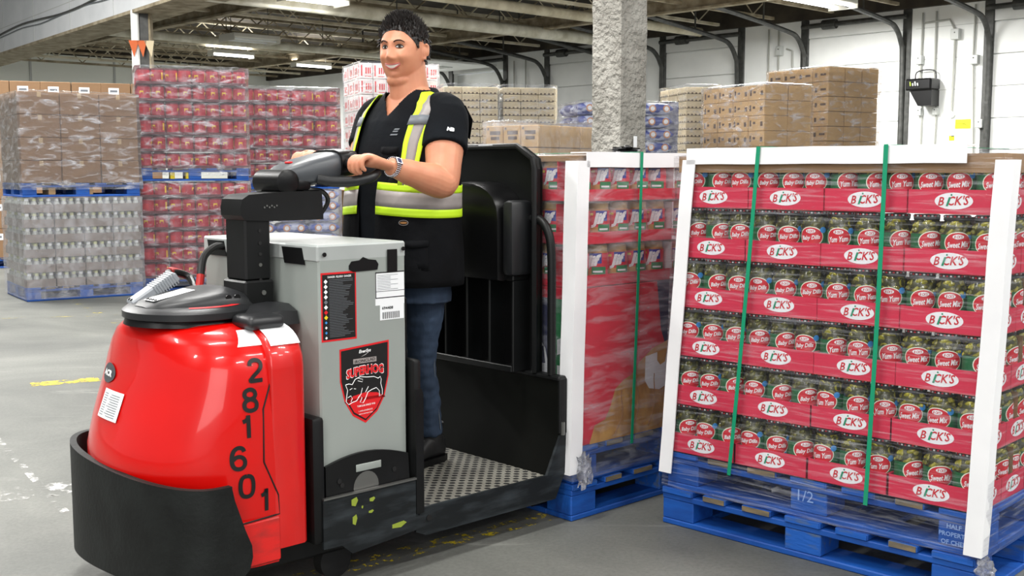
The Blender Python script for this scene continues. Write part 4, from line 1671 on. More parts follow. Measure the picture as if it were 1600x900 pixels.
crumple(J, (0.04, -0.03, 0.2), (0.05, 0.02, 0.085), 'bunched clear film at the foot of the left corner board', 6)
crumple(J, (0.75, 0.4, 1.442), (0.075, 0.075, 0.025), 'crumpled black plastic bag lying on the white top sheet', 8, 'black_plastic_bag', name='plastic_bag')

# ------------------------------------------------------------ the electric truck
T = Frame(-.607, 3.496, 43)
truck = empty('pallet_truck', 'red and black rider pallet truck with grey battery and step behind it', 'pallet truck', T.o, T.a)
AF, BC = -0.24, 0.36


def hood_w(z):      # half width
    return interp([(0.12, 0.405), (0.45, 0.41), (0.62, 0.405), (0.76, 0.392), (0.80, 0.378), (0.84, 0.345), (0.865, 0.30), (0.882, 0.24), (0.89, 0.12)], z)


def hood_f(z):      # reach of the nose
    return interp([(0.12, 0.24), (0.30, 0.285), (0.46, 0.322), (0.58, 0.288), (0.70, 0.243), (0.80, 0.215), (0.84, 0.203), (0.865, 0.19), (0.882, 0.165), (0.89, 0.1)], z)


def interp(pts, x):
    if x <= pts[0][0]:
        return pts[0][1]
    for (x0, y0), (x1, y1) in zip(pts, pts[1:]):
        if x <= x1:
            t = (x - x0) / (x1 - x0)
            return y0 + (y1 - y0) * t
    return pts[-1][1]


HN = 2.2


def hood_b(a, z):   # near side surface
    if a >= AF:
        return BC - hood_w(z)
    t = min(1, (AF - a) / hood_f(z))
    return BC - hood_w(z) * (1 - t ** HN) ** (1 / HN)


def hood_ring(z, w_, f_, n=44, back=-0.19, exp=HN):
    pts = []
    for i in range(n + 1):
        th = math.pi * i / n
        c, s = math.cos(th), math.sin(th)
        pts.append((AF - f_ * abs(s) ** (2 / exp), BC - w_ * math.copysign(abs(c) ** (2 / exp), c), z))
    pts.append((back, BC + w_, z))
    pts.append((back, BC - w_, z))
    return pts


hood = B()
rings = []
for i in range(15):
    z = 0.16 + (0.80 - 0.16) * i / 14
    rings.append(hood_ring(z, hood_w(z), hood_f(z)))
for z in (0.81, 0.82, 0.83, 0.84, 0.85, 0.86, 0.868, 0.875, 0.882, 0.887, 0.89):
    rings.append(hood_ring(z, hood_w(z), hood_f(z)))
hood.loft(rings, 'red')
hood = hood.build('hood', truck, angle=60)
# flat side panel behind the nose, full width arch
b = B()


def arch(a, zb, inset=0.0, top=0.885, w_=0.41):
    pts = [(a, BC - w_ + inset, zb)]
    for i in range(13):
        th = math.pi * i / 12
        c, s = math.cos(th), math.sin(th)
        pts.append((a, BC - (w_ - inset) * math.copysign(abs(c) ** 0.35, c), (top - 0.13) + (0.13 - inset) * abs(s) ** 0.9))
    pts.append((a, BC + w_ - inset, zb))
    return pts


b.loft([arch(-0.205, 0.30, 0.006), arch(-0.198, 0.2), arch(-0.10, 0.2), arch(-0.085, 0.2, 0.012), arch(-0.07, 0.2, 0.05)], 'red_panel')
b.build('side_panel', truck, angle=50)
for y0, y1 in ((-0.054, 0.1), (0.62, 0.774)):
    b = B()
    b.box(-0.33, -0.185, y0, y1, 0.165, 0.305, 'red_worn', 0.006)
    b.build('lower_panel', truck)
# white stickers on the shoulder
b = B()
vs = []
for i in range(7):
    th = R(30 + 42 * i / 6)
    c, s = math.cos(th), math.sin(th)
    y = BC - 0.412 * abs(c) ** 0.35
    z = (0.885 - 0.13) + 0.132 * s ** 0.9
    vs += [(-0.195, y - 0.001, z + 0.001), (-0.092, y - 0.001, z + 0.001)]
b.add(vs, [[2 * i, 2 * i + 1, 2 * i + 3, 2 * i + 2] for i in range(6)], 'label_white')
b.build('white_sticker', truck)
b = B()
vs = []
for i in range(5):
    z = 0.825 + 0.042 * i / 4
    y = hood_b(-0.3, z)
    vs += [(-0.285 + 0.03 * i / 4, hood_b(-0.285 + 0.03 * i / 4, z) - 0.002, z + 0.003), (-0.205 + 0.0 * i / 4, hood_b(-0.205, z) - 0.002, z + 0.003)]
b.add(vs, [[2 * i, 2 * i + 1, 2 * i + 3, 2 * i + 2] for i in range(4)], 'label_white')
b.build('white_sticker', truck)
# seam between nose and panel
b = B()
pts = [(-0.176, 0.84), (-0.18, 0.79), (-0.20, 0.72), (-0.232, 0.64), (-0.237, 0.48), (-0.19, 0.37), (-0.187, 0.31)]
b.tube([(x, hood_b(x, z) - 0.0005, z) for x, z in pts] + [(-0.32, -0.055, 0.306)], 0.0028, 'label_black', 6, 0, cap=False)
b.build('panel_gap', truck)

# painted number
for dgt, x, z in (('2', -0.247, 0.757), ('8', -0.272, 0.673), ('1', -0.287, 0.593), ('6', -0.317, 0.503), ('0', -0.294, 0.416), ('1', -0.236, 0.362)):
    b = B()
    hgt = 0.073
    glyph(b, dgt, hgt * 0.88, 0.0125, 'ink', lambda u, v, x=x, z=z: (x + u, hood_b(x + u, z + v) - 0.0022, z + v))
    b.build('number_decal', truck)
# oval badge and white plate on the nose


def nose_pt(th, z, d=0.0):
    c, s_ = math.cos(th), math.sin(th)
    return (AF - (hood_f(z) + d) * abs(s_) ** (2 / HN), BC - (hood_w(z) + d) * math.copysign(abs(c) ** (2 / HN), c), z)


def nose_patch(b, t0, t1, z0, z1, m, d, n=6, skew=0.0):
    vs = []
    for i in range(n + 1):
        t = R(t0 + (t1 - t0) * i / n)
        vs += [nose_pt(t + R(skew), z0, d), nose_pt(t, z1, d)]
    b.add(vs, [[2 * i, 2 * i + 2, 2 * i + 3, 2 * i + 1] for i in range(n)], m)


b = B()
b.add([nose_pt(R(107 + 9 * math.cos(2 * math.pi * i / 24)), 0.712 + 0.03 * math.sin(2 * math.pi * i / 24), 0.004) for i in range(24)], [list(range(24))], 'plastic_grey')
b.text('ACR', 0.02, 'ink_white', lambda u, v: nose_pt(R(107) - u / 0.36, 0.712 + v, 0.006), offset=0.05, w=0.075)
b.build('badge', truck)
b = B()
nose_patch(b, 86, 104, 0.583, 0.668, 'label_white', 0.004)
for k in range(10):
    nose_patch(b, 88, 95 + (k % 3), 0.655 - k * 0.007, 0.657 - k * 0.007, 'ink_grey', 0.006, 3)
    nose_patch(b, 98, 102, 0.655 - k * 0.007, 0.657 - k * 0.007, 'ink_grey', 0.006, 3)
b.build('white_plate', truck)

# wrap-around bumper
b = B()


def bump_ring(off):
    out = [(-0.37, BC - 0.435 - off)]
    n = 40
    for i in range(n + 1):
        th = math.pi * i / n
        c, s_ = math.cos(th), math.sin(th)
        e = 2 / 2.3
        out.append((-0.40 - (0.150 + off) * abs(s_) ** e, BC - (0.435 + off) * math.copysign(abs(c) ** e, c)))
    out.append((-0.37, BC + 0.435 + off))
    return out


o_ = bump_ring(0.022)
i_ = bump_ring(0.0)
n = len(o_)
vs = []
for k in range(n):
    y = (BC + 0.457 - o_[k][1]) / 0.914     # 1 on the near side
    zt = 0.462 - 0.022 * y
    zb = 0.09 + 0.055 * max(0.0, y)
    for (x, yy) in (o_[k], i_[k]):
        vs.append((x, yy, zb))
        vs.append((x, yy, zt))
fs = []
for k in range(n - 1):
    a = 4 * k
    c = a + 4
    fs += [[a, c, c + 1, a + 1], [a + 3, c + 3, c + 2, a + 2], [a + 1, c + 1, c + 3, a + 3], [a + 2, c + 2, c, a]]
fs += [[0, 1, 3, 2], [4 * n - 4, 4 * n - 2, 4 * n - 1, 4 * n - 3]]
b.add(vs, fs, 'rubber')
ep = [(-0.372, 0.145), (-0.345, 0.155), (-0.318, 0.18), (-0.308, 0.215), (-0.31, 0.25), (-0.33, 0.30), (-0.362, 0.395), (-0.371, 0.438)]
for y0, y1 in ((BC - 0.457, BC - 0.435), (BC + 0.435, BC + 0.457)):
    b.prism(ep, 'rubber', 'y', y0, y1)
b.build('bumper', truck, angle=50)

# chassis, wheels
b = B()
b.box(-0.40, 0.36, 0.05, 0.67, 0.10, 0.34, 'steel_black', 0.01)
b.box(0.3, 1.06, 0.03, 0.75, 0.11, 0.19, 'steel_black', 0.01)
b.build('chassis', truck)
for (x, y, r, wd) in ((-0.36, 0.36, 0.12, 0.1), (0.1, 0.1, 0.06, 0.06), (0.1, 0.62, 0.06, 0.06)):
    b = B()
    M = Matrix.Translation((x, y, r)) @ Matrix.Rotation(R(90), 4, 'X')
    b.lathe([(r * 0.4, -wd / 2), (r, -wd / 2 + 0.008), (r, wd / 2 - 0.008), (r * 0.4, wd / 2)], 'tyre', 28, M)
    b.build('wheel', truck)
for y in (0.12, 0.48):
    b = B()
    b.box(1.05, 1.98, y, y + 0.16, 0.032, 0.085, 'steel_black', 0.01)
    b.build('fork', truck)
b = B()
b.lathe([(0.02, -0.09), (0.03, -0.08), (0.03, 0.08), (0.02, 0.09)], 'tyre', 14, Matrix.Translation((1.35, 0.38, 0.034)) @ Matrix.Rotation(R(90), 4, 'X'))

# black lid and console on top of the hood
lid = B()
rings = []
for (z, w_, f_) in ((0.893, 0.20, 0.19), (0.898, 0.215, 0.20), (0.918, 0.215, 0.20), (0.93, 0.20, 0.185), (0.934, 0.17, 0.155)):
    ring = []
    for i in range(41):
        th = 2 * math.pi * i / 41
        ring.append((-0.27 + f_ * math.cos(th), 0.34 + w_ * math.sin(th), z))
    rings.append(ring)
lid.loft(rings, 'plastic_dark')
lid = lid.build('top_lid', truck, angle=40)
b = B()
b.lathe([(0.20, 0.876), (0.192, 0.897)], 'plastic_black', 36, Matrix.Translation((-0.27, 0.34, 0)))
b.build('lid_seal', truck)
# raised grip housing, rising towards the battery
b = B()


def grip_ring(a, w_, z0, z1, bc=0.33):
    out = []
    for i in range(17):
        th = math.pi * i / 16
        c, s = math.cos(th), math.sin(th)
        out.append((a, bc - w_ * math.copysign(abs(c) ** 0.6, c), z0 + (z1 - z0) * abs(s) ** 0.7))
    return out


b.loft([grip_ring(-0.435, 0.05, 0.925, 0.935), grip_ring(-0.405, 0.09, 0.925, 0.95), grip_ring(-0.32, 0.125, 0.925, 0.968), grip_ring(-0.22, 0.14, 0.925, 0.982),
        grip_ring(-0.17, 0.14, 0.925, 0.982), grip_ring(-0.135, 0.135, 0.925, 0.97), grip_ring(-0.115, 0.13, 0.92, 0.935)], 'plastic_dark')
g = b.build('grip_housing', truck, angle=50)
b = B()
b.add([(-0.41, 0.29, 0.9515), (-0.41, 0.36, 0.9515), (-0.27, 0.37, 0.977), (-0.27, 0.29, 0.977)], [[0, 1, 2, 3]], 'label_white')
for k in range(4):
    b.tube([(-0.405, 0.295 + 0.018 * k, 0.953), (-0.397, 0.295 + 0.018 * k, 0.955)], 0.003, 'ink', 5)
b.build('white_sticker', truck)
for k in range(2):
    b = B()
    b.lathe([(0.011, 0), (0.011, 0.006)], 'plastic_black', 14, Matrix.Translation((-0.205 + 0.030 * k, 0.2015, 0.953)) @ Matrix.Rotation(R(90), 4, 'X'))
    b.build('socket', truck)
b = B()
b.add([(-0.27 + 0.172 * math.cos(R(t)), 0.34 + 0.186 * math.sin(R(t)), 0.9335) for t in range(-118, -50, 6)] + [(-0.27 + 0.155 * math.cos(R(t)), 0.34 + 0.168 * math.sin(R(t)), 0.9352) for t in range(-52, -120, -6)],
      [list(range(12)) + list(range(12, 24))], 'ink_red')
b.build('red_arc_sticker', truck)
# shoulder fairing and foot-shaped cover near the battery
b = B()
b.loft([[(a, y, z) for (y, z) in ((0.10, 0.865), (0.11, zt - 0.02), (0.16, zt), (0.55, zt), (0.60, zt - 0.02), (0.62, 0.865))] for a, zt in ((-0.20, 0.905), (-0.13, 0.925), (-0.06, 0.93), (-0.01, 0.925))], 'plastic_dark')
b.build('rear_fairing', truck, angle=40)
b = B()
b.box(-0.235, -0.105, 0.02, 0.14, 0.868, 0.912, 'plastic_dark', 0.02, 3)
b.build('knee_pad', truck)

# battery
bat = B()
bat.box(0, 0.343, 0, 0.735, 0.30, 1.095, 'battery', 0.006)
bat = bat.build('battery', truck)
b = B()
b.box(-0.004, 0.345, -0.0002, 0.737, 1.065, 1.12, 'battery_lid', 0.006)
b.build('battery_lid', bat)
for k, y in enumerate((0.13, 0.63)):
    b = B()
    b.prism([(y - 0.06, 1.055), (y + 0.06, 1.055), (y + 0.075, 1.108), (y - 0.045, 1.108)], 'plastic_black', 'x', -0.0055, -0.0035)
    b.build('cable_notch', bat)
b = B()
hs = [(0.17 + dx, 1.045 + dz) for dx, dz in ((-0.055, 0.005), (-0.045, 0.018), (-0.015, 0.020), (0.0, 0.030), (0.02, 0.022), (0.05, 0.018), (0.06, 0.004), (0.055, -0.014), (-0.04, -0.016), (-0.055, -0.008))]
b.prism(hs, 'plastic_black', 'y', -0.0035, -0.0005)
b.build('lifting_slot', bat)
b = B()
b.box(0.265, 0.305, -0.0055, -0.0035, 1.022, 1.095, 'plastic_black')
b.build('side_window', bat)
b = B()
for (x, z) in ((0.02, 1.09), (0.33, 1.095)):
    b.lathe([(0.007, 0), (0.007, 0.003)], 'plastic_black', 12, Matrix.Translation((x, -0.0045, z)) @ Matrix.Rotation(R(90), 4, 'X'))
b.build('rivet', bat)
# black hazard sticker with red border
b = B()
FY = -0.0008
b.box(0.008, 0.142, FY, FY + 0.0008, 0.812, 1.032, 'ink_red')
b.box(0.013, 0.137, FY - 0.0006, FY, 0.818, 1.026, 'ink')
b.text('DANGER  PELIGRO  DANGER', 0.0065, 'ink_white', lambda u, v: (0.078 + u, FY - 0.001, 1.018 + v), offset=0.02, w=0.09)
rr = random.Random(2)
for k in range(36):
    z = 1.008 - k * 0.0052
    b.box(0.038, 0.038 + rr.uniform(0.05, 0.093), FY - 0.0009, FY - 0.0006, z, z + 0.0014, 'ink_grey')
cols = ['ink_white'] * 4 + ['ink_grey', 'ink_white', 'ink_red', 'ink_yellow', 'label_blue', 'ink_white', 'label_blue', 'ink_white']
for k, c in enumerate(cols):
    z = 1.004 - k * 0.0163
    s = 0.0075 if k < 8 else 0.005
    b.add([(0.025 - s, FY - 0.001, z), (0.025, FY - 0.001, z - s), (0.025 + s, FY - 0.001, z), (0.025, FY - 0.001, z + s)], [[0, 1, 2, 3]], c)
b.build('hazard_sticker', bat)
b = B()
b.box(0.218, 0.336, FY, FY + 0.0008, 0.912, 1.022, 'label_white')
b.box(0.218, 0.336, FY - 0.0006, FY, 1.018, 1.022, 'ink')
b.box(0.218, 0.221, FY - 0.0006, FY, 0.935, 1.022, 'ink')
b.box(0.218, 0.336, FY - 0.0006, FY, 0.935, 0.938, 'ink')
b.box(0.218, 0.336, FY - 0.0006, FY, 0.957, 0.9585, 'ink')
for k in range(10):
    z = 1.010 - k * 0.0052
    b.box(0.226, 0.28 if k % 3 else 0.31, FY - 0.0006, FY, z, z + 0.0012, 'ink_grey')
b.build('rating_plate', bat)
b = B()
b.box(0.236, 0.334, FY, FY + 0.0008, 0.862, 0.912, 'label_white')
b.text('694408', 0.010, 'ink', lambda u, v: (0.266 + u, FY - 0.001, 0.902 + v), offset=0.02, w=0.045)
for k in range(26):
    if k % 3 != 2:
        b.box(0.246 + k * 0.0027, 0.2475 + k * 0.0027, FY - 0.0006, FY, 0.866, 0.888, 'ink')
b.build('barcode_sticker', bat)
# shield sticker
b = B()
SC_ = [(-0.098, 0.105), (0.098, 0.118), (0.096, 0.0), (0.078, -0.068), (0.048, -0.115), (0.0, -0.148), (-0.05, -0.118), (-0.082, -0.066), (-0.098, 0.0)]


def shp(pts, s, d, m, cx=0.172, cz=0.677):
    b.add([(cx + x * s, FY - d, cz + z * s) for x, z in pts], [list(range(len(pts)))], m)


SM = []
prev = SC_
for i in range(len(SC_)):
    SM.append(SC_[i])
shp(SM, 1.0, 0.0, 'ink_red')
shp(SM, 0.945, 0.0006, 'ink')
low = [(-0.086, -0.045), (-0.05, -0.025), (0.0, -0.018), (0.05, -0.025), (0.086, -0.045), (0.074, -0.066), (0.046, -0.11), (0.0, -0.141), (-0.047, -0.112), (-0.077, -0.064)]
low = [(x, z - 0.03 if z > -0.05 else z) for x, z in low]
shp(low, 0.95, 0.0009, 'ink_red')


def st(t, h, m, x, z, w_, off, sh, d=0.0015, bow=0.0):
    b.text(t, h, m, lambda u, v: (0.172 + x + u, FY - d, 0.677 + z + v + bow * u * u + u * 0.03), offset=off, shear=sh, w=w_)


st('EnerSys', 0.014, 'ink_white', 0.0, 0.090, 0.048, 0.03, 0.25)
b.add([(0.172 - 0.018, FY - 0.0015, 0.677 + 0.072), (0.172 + 0.012, FY - 0.0015, 0.677 + 0.084), (0.172 + 0.003, FY - 0.0015, 0.677 + 0.079)], [[0, 1, 2]], 'ink_white')
b.box(0.172 - 0.046, 0.172 + 0.046, FY - 0.0012, FY, 0.677 + 0.052, 0.677 + 0.068, 'reflect')
st('IRONCLAD', 0.010, 'ink', 0.0, 0.060, 0.082, 0.02, 0, d=0.0018)
st('SUPERHOG', 0.034, 'ink_white', 0.0, 0.029, 0.150, 0.05, 0, bow=-1.2)
st('SUPERHOG', 0.030, 'ink_red', 0.0, 0.029, 0.146, 0.05, 0, d=0.0022, bow=-1.2)
hog = [(-0.078, -0.012), (-0.066, -0.010), (-0.052, -0.014), (-0.040, 0.002), (-0.020, 0.008), (0.005, 0.004), (0.035, 0.002), (0.052, -0.006), (0.060, -0.001), (0.064, -0.010), (0.062, -0.024), (0.068, -0.045), (0.068, -0.062),
       (0.056, -0.066), (0.056, -0.048), (0.044, -0.036), (0.026, -0.040), (0.010, -0.046), (0.0, -0.066), (-0.010, -0.080), (-0.022, -0.076), (-0.014, -0.062), (-0.022, -0.054), (-0.036, -0.070), (-0.050, -0.072), (-0.066, -0.078), (-0.076, -0.068), (-0.074, -0.050), (-0.070, -0.030)]
b.tube([(0.172 + x, FY - 0.0014, 0.677 + z) for x, z in hog + hog[:1]], 0.0013, 'ink_white', 5, cap=False)
for ln in ([(-0.030, -0.004), (-0.012, -0.010), (-0.010, -0.002), (-0.028, 0.004)], [(-0.062, -0.030), (-0.052, -0.026)], [(-0.046, -0.028), (-0.038, -0.030)], [(-0.070, -0.055), (-0.058, -0.050), (-0.052, -0.06), (-0.058, -0.07)],
           [(-0.012, -0.03), (-0.018, -0.05), (-0.03, -0.06)], [(0.012, -0.028), (0.0, -0.046)]):
    b.tube([(0.172 + x, FY - 0.0014, 0.677 + z) for x, z in ln], 0.0011, 'ink_white', 5, cap=False)
st("TUBULAR SINCE 1910", 0.006, 'ink_white', 0.002, -0.088, 0.072, 0.02, 0)
st('1-800-ENERSYS', 0.005, 'ink_white', 0.0, -0.105, 0.055, 0.0, 0)
st('www.enersys.com', 0.005, 'ink_white', 0.0, -0.116, 0.055, 0.0, 0)
b.build('shield_sticker', bat)

# steel skirt with the curved holder plate
b = B()
sk = [(-0.02, 0.152), (-0.02, 0.315), (0.352, 0.315), (0.352, 0.135), (0.09, 0.115), (0.05, 0.15)]
b.prism(sk, 'steel_scuffed', 'y', -0.035, -0.027)
b.box(-0.02, 0.352, -0.040, -0.027, 0.312, 0.318, 'steel_bare')
for (x, z, w_, h_) in ((0.10, 0.285, 0.025, 0.03), (0.17, 0.28, 0.022, 0.015), (0.10, 0.225, 0.018, 0.035), (0.165, 0.24, 0.02, 0.01), (0.28, 0.17, 0.06, 0.02), (0.13, 0.262, 0.006, 0.01)):
    pts = [(x - w_ / 2, z - h_ / 3), (x + w_ * 0.1, z - h_ / 2), (x + w_ / 2, z + h_ * 0.1), (x + w_ * 0.3, z + h_ / 2), (x - w_ / 2, z + h_ * 0.3)]
    b.prism(pts, 'mark_lime', 'y', -0.0362, -0.0352)
b.build('side_skirt', truck)
b = B()
top = [(0.0, 0.37)] + [(0.33 * i / 10, 0.385 + 0.055 * math.sin(math.pi * (i * 0.07 + 0.18))) for i in range(11)] + [(0.335, 0.315)]
b.prism([(0.0, 0.315)] + top, 'steel_black', 'y', -0.022, -0.010)
b.box(0.115, 0.215, -0.026, -0.0225, 0.378, 0.402, 'battery', 0.011, 3)
for (x, z) in ((0.06, 0.345), (0.27, 0.36), (0.05, 0.36)):
    b.lathe([(0.008, 0), (0.008, 0.003)], 'tyre', 12, Matrix.Translation((x, -0.0225, z)) @ Matrix.Rotation(R(90), 4, 'X'))
b.lathe([(0.045, 0), (0.05, 0.002)], 'steel_bare', 24, Matrix.Translation((0.155, -0.0215, 0.325)) @ Matrix.Rotation(R(90), 4, 'X'))
b.build('battery_retainer', truck)
# slim black uprights either side of the battery
for (x0, x1, zt, nm) in ((-0.052, -0.006, 0.58, 0), (0.352, 0.385, 0.72, 1)):
    b = B()
    b.box(x0, x1, -0.03, 0.10, 0.17, zt, 'steel_black', 0.012, 2)
    b.build('battery_upright', truck)
b = B()
b.box(0.350, 0.368, 0.02, 0.72, 0.2, 0.93, 'steel_black', 0.008)
b.build('operator_panel', truck)
b = B()
b.prism([(0.352, 0.19), (0.385, 0.19), (0.385, 0.60), (0.378, 0.62), (0.352, 0.62)], 'steel_black', 'y', -0.038, -0.03)
b.build('battery_upright', truck)

# step with rubber mat
b = B()
b.prism([(0.355, 0.125), (0.355, 0.205), (0.985, 0.205), (1.062, 0.36), (1.085, 0.36), (1.085, 0.21), (1.03, 0.105), (0.40, 0.105)], 'steel_scuffed', 'y', -0.03, -0.018)
b.lathe([(0.011, 0), (0.011, 0.002)], 'tyre', 14, Matrix.Translation((0.41, -0.031, 0.165)) @ Matrix.Rotation(R(90), 4, 'X'))
b.build('step_skirt', truck)
b = B()
b.box(0.36, 1.0, -0.018, 0.75, 0.185, 0.197, 'steel_black')
b.build('step_plate', truck)
b = B()
b.box(0.372, 0.992, -0.012, 0.745, 0.197, 0.203, 'mat_dimpled', 0.002)
b.build('rubber_mat', truck)
# rear wall
b = B()
b.prism([(0.985, 0.203), (1.055, 0.35), (1.055, 0.56), (1.085, 0.56), (1.085, 0.19), (0.985, 0.19)], 'wall_black', 'y', -0.018, 0.76)
b.build('rear_wall', truck)
b = B()
b.box(1.045, 1.09, -0.03, 0.76, 0.555, 0.575, 'steel_black', 0.006)
b.box(1.05, 1.09, -0.034, -0.015, 0.35, 0.57, 'steel_black', 0.006)
b.tube([(1.062, -0.036, 0.40), (1.062, -0.036, 0.35)], 0.008, 'steel_bare', 8)
b.build('wall_rim', truck)
# backrest shell with storage pockets
b = B()
out = [(0.105, 0.575), (0.105, 1.36), (0.115, 1.40), (0.20, 1.447), (0.60, 1.447), (0.66, 1.42), (0.675, 1.35), (0.675, 0.575)]
b.prism(out, 'steel_black', 'x', 1.075, 1.088)
rim = out
b.tube([(1.045, y, z) for y, z in out[:-1]] + [(1.045, 0.675, 0.575)], 0.012, 'steel_black', 8)
for (p, q) in zip(out[:-1], out[1:]):
    b.add([(1.04, p[0], p[1]), (1.04, q[0], q[1]), (1.085, q[0], q[1]), (1.085, p[0], p[1])], [[0, 1, 2, 3]], 'steel_black')
b.build('backrest_shell', truck)
for y in (0.165, 0.30, 0.435, 0.57, 0.668):
    b = B()
    b.box(0.985, 1.078, y - 0.006, y + 0.006, 0.575, 0.93, 'steel_black', 0.003)
    b.build('pocket_divider', truck)
b = B()
b.box(0.975, 0.985, 0.16, 0.67, 0.575, 0.60, 'steel_black', 0.003)
b.box(1.06, 1.078, 0.16, 0.665, 0.575, 0.95, 'plastic_black')
b.box(0.985, 1.078, 0.16, 0.675, 0.93, 0.955, 'steel_black', 0.004)
b.build('storage_pocket', truck)
b = B()


def pad_ring(x, g):
    pts = []
    y0, y1, z0, zt = 0.20 + g, 0.60 - g, 0.93 + g, 1.31 - g
    pts += [(x, y0, z0), (x, y0, 1.16)]
    for i in range(1, 12):
        th = math.pi * i / 12
        pts.append((x, (y0 + y1) / 2 - (y1 - y0) / 2 * math.cos(th), 1.16 + (zt - 1.16) * math.sin(th) ** 0.75))
    pts += [(x, y1, 1.16), (x, y1, z0)]
    return pts


b.loft([pad_ring(1.075, 0.0), pad_ring(0.96, 0.0), pad_ring(0.945, 0.005), pad_ring(0.94, 0.02)], 'plastic_black')
b.build('back_cushion', truck, angle=45)
b = B()
b.box(0.955, 1.074, 0.135, 0.195, 0.95, 1.24, 'plastic_dark', 0.02, 2)
b.build('side_cushion', truck)
b = B()
b.box(1.035, 1.078, 0.33, 0.42, 1.445, 1.456, 'label_white', 0.003)
b.build('white_latch', truck)
b = B()
b.tube([(1.06, 0.15, 1.165), (1.06, 0.10, 1.17), (1.06, 0.05, 1.13), (1.06, 0.028, 1.04), (1.06, 0.025, 0.8), (1.06, 0.025, 0.575)], 0.017, 'steel_black', 12, 6)
b.build('grab_rail', truck)

# steering mast
b = B()
b.box(-0.135, -0.028, 0.215, 0.36, 0.90, 1.00, 'steel_black', 0.006)
b.box(-0.128, -0.035, 0.222, 0.348, 1.0, 1.20, 'steel_black', 0.006)
for k, z in enumerate((1.16, 1.12, 1.085, 1.05, 1.0)):
    b.lathe([(0.006, 0), (0.006, 0.002)], 'tyre' if k != 3 else 'steel_bare', 10, Matrix.Translation((-0.075, 0.2215, z)) @ Matrix.Rotation(R(90), 4, 'X'))
b.lathe([(0.008, 0), (0.008, 0.004)], 'steel_bare', 10, Matrix.Translation((-0.07, 0.214, 0.96)) @ Matrix.Rotation(R(90), 4, 'X'))
b.build('mast', truck)
b = B()
ap = [(-0.145, 1.235), (-0.138, 1.262), (-0.115, 1.276), (0.02, 1.285), (0.16, 1.285), (0.165, 1.19), (-0.03, 1.19), (-0.13, 1.195), (-0.143, 1.21)]
b.prism(ap, 'steel_black', 'y', 0.215, 0.345)
for k in range(6):
    b.lathe([(0.003, 0), (0.003, 0.002)], 'steel_bare', 8, Matrix.Translation((-0.06 + 0.009 * k, 0.214, 1.235 + 0.005 * (k % 2))) @ Matrix.Rotation(R(90), 4, 'X'))
b.build('mast_arm', truck)
# tiller
b = B()
M = Matrix.Translation((0.035, 0.30, 1.315)) @ Matrix.Rotation(R(90), 4, 'X')
b.lathe([(0.03, -0.085), (0.042, -0.078), (0.042, 0.078), (0.03, 0.085)], 'plastic_black', 20, M)
b.box(0.03, 0.13, 0.225, 0.375, 1.285, 1.33, 'plastic_black', 0.015, 2)
b.build('tiller_pivot', truck)
b = B()


def tl(a, w_, z0, z1):
    out = []
    for i in range(20):
        th = 2 * math.pi * i / 20
        c, s = math.cos(th), math.sin(th)
        out.append((a, 0.30 + w_ * math.copysign(abs(c) ** 0.6, c), (z0 + z1) / 2 + (z1 - z0) / 2 * math.copysign(abs(s) ** 0.6, s)))
    return out


b.loft([tl(0.03, 0.055, 1.315, 1.352), tl(0.06, 0.07, 1.30, 1.372), tl(0.13, 0.085, 1.302, 1.395), tl(0.20, 0.095, 1.31, 1.412), tl(0.25, 0.09, 1.32, 1.42), tl(0.28, 0.075, 1.33, 1.417), tl(0.295, 0.055, 1.34, 1.405)], 'plastic_grey')
th_ = b.build('tiller_head', truck, angle=50)
b = B()
b.loft([tl(0.235, 0.10, 1.325, 1.424), tl(0.27, 0.097, 1.33, 1.428), tl(0.315, 0.08, 1.335, 1.425), tl(0.335, 0.06, 1.345, 1.41)], 'plastic_black')
for y in (0.215, 0.385):
    b.ball((0.285, y, 1.38), (0.035, 0.014, 0.035), 'plastic_dark', 14, 8)
b.build('control_cluster', truck, angle=50)
b = B()
b.box(0.07, 0.085, 0.27, 0.30, 1.376, 1.383, 'ink_red', 0.002)
b.build('red_mark', truck)
for s in (-1, 1):
    b = B()
    b.tube([(0.15, 0.30 + s * 0.075, 1.325), (0.20, 0.30 + s * 0.105, 1.316), (0.26, 0.30 + s * 0.135, 1.318), (0.315, 0.30 + s * 0.15, 1.330), (0.352, 0.30 + s * 0.14, 1.348)], [0.019, 0.019, 0.018, 0.017, 0.014], 'plastic_dark', 14, 6)
    b.build('handle_bar', truck, angle=60)
for s in (-1, 1):
    b = B()
    b.tube([(0.26, 0.30 + s * 0.085, 1.375), (0.26, 0.30 + s * 0.16, 1.372)], 0.019, 'plastic_black', 14)
    b.build('twist_grip', truck)
b = B()
b.tube([(0.10, 0.24, 1.29), (0.17, 0.235, 1.285), (0.20, 0.24, 1.25), (0.17, 0.25, 1.20)], 0.008, 'cable_black', 8, 6)
b.build('control_cable', truck)
# battery leads and connector
b = B()
b.tube([(0.01, 0.60, 1.085), (-0.04, 0.58, 1.09), (-0.10, 0.55, 1.06), (-0.13, 0.52, 1.0)], 0.013, 'cable_black', 10, 6)
b.tube([(-0.13, 0.52, 1.0), (-0.15, 0.50, 0.95), (-0.17, 0.48, 0.93)], 0.014, 'cable_red', 10, 6)
b.build('battery_lead', truck)
b = B()
b.tube([(-0.17, 0.48, 0.93), (-0.13, 0.60, 0.985), (-0.2, 0.60, 1.01), (-0.26, 0.50, 1.0)], 0.013, 'cable_black', 10, 8)
b.tube([(-0.155, 0.62, 1.0), (-0.19, 0.61, 1.012), (-0.215, 0.58, 1.012)], 0.014, 'cable_red', 10, 4)
b.build('battery_lead', truck)
b = B()
M = Matrix.Translation((-0.325, 0.47, 0.965)) @ Matrix.Rotation(R(-12), 4, 'Z') @ Matrix.Rotation(R(-33), 4, 'Y')
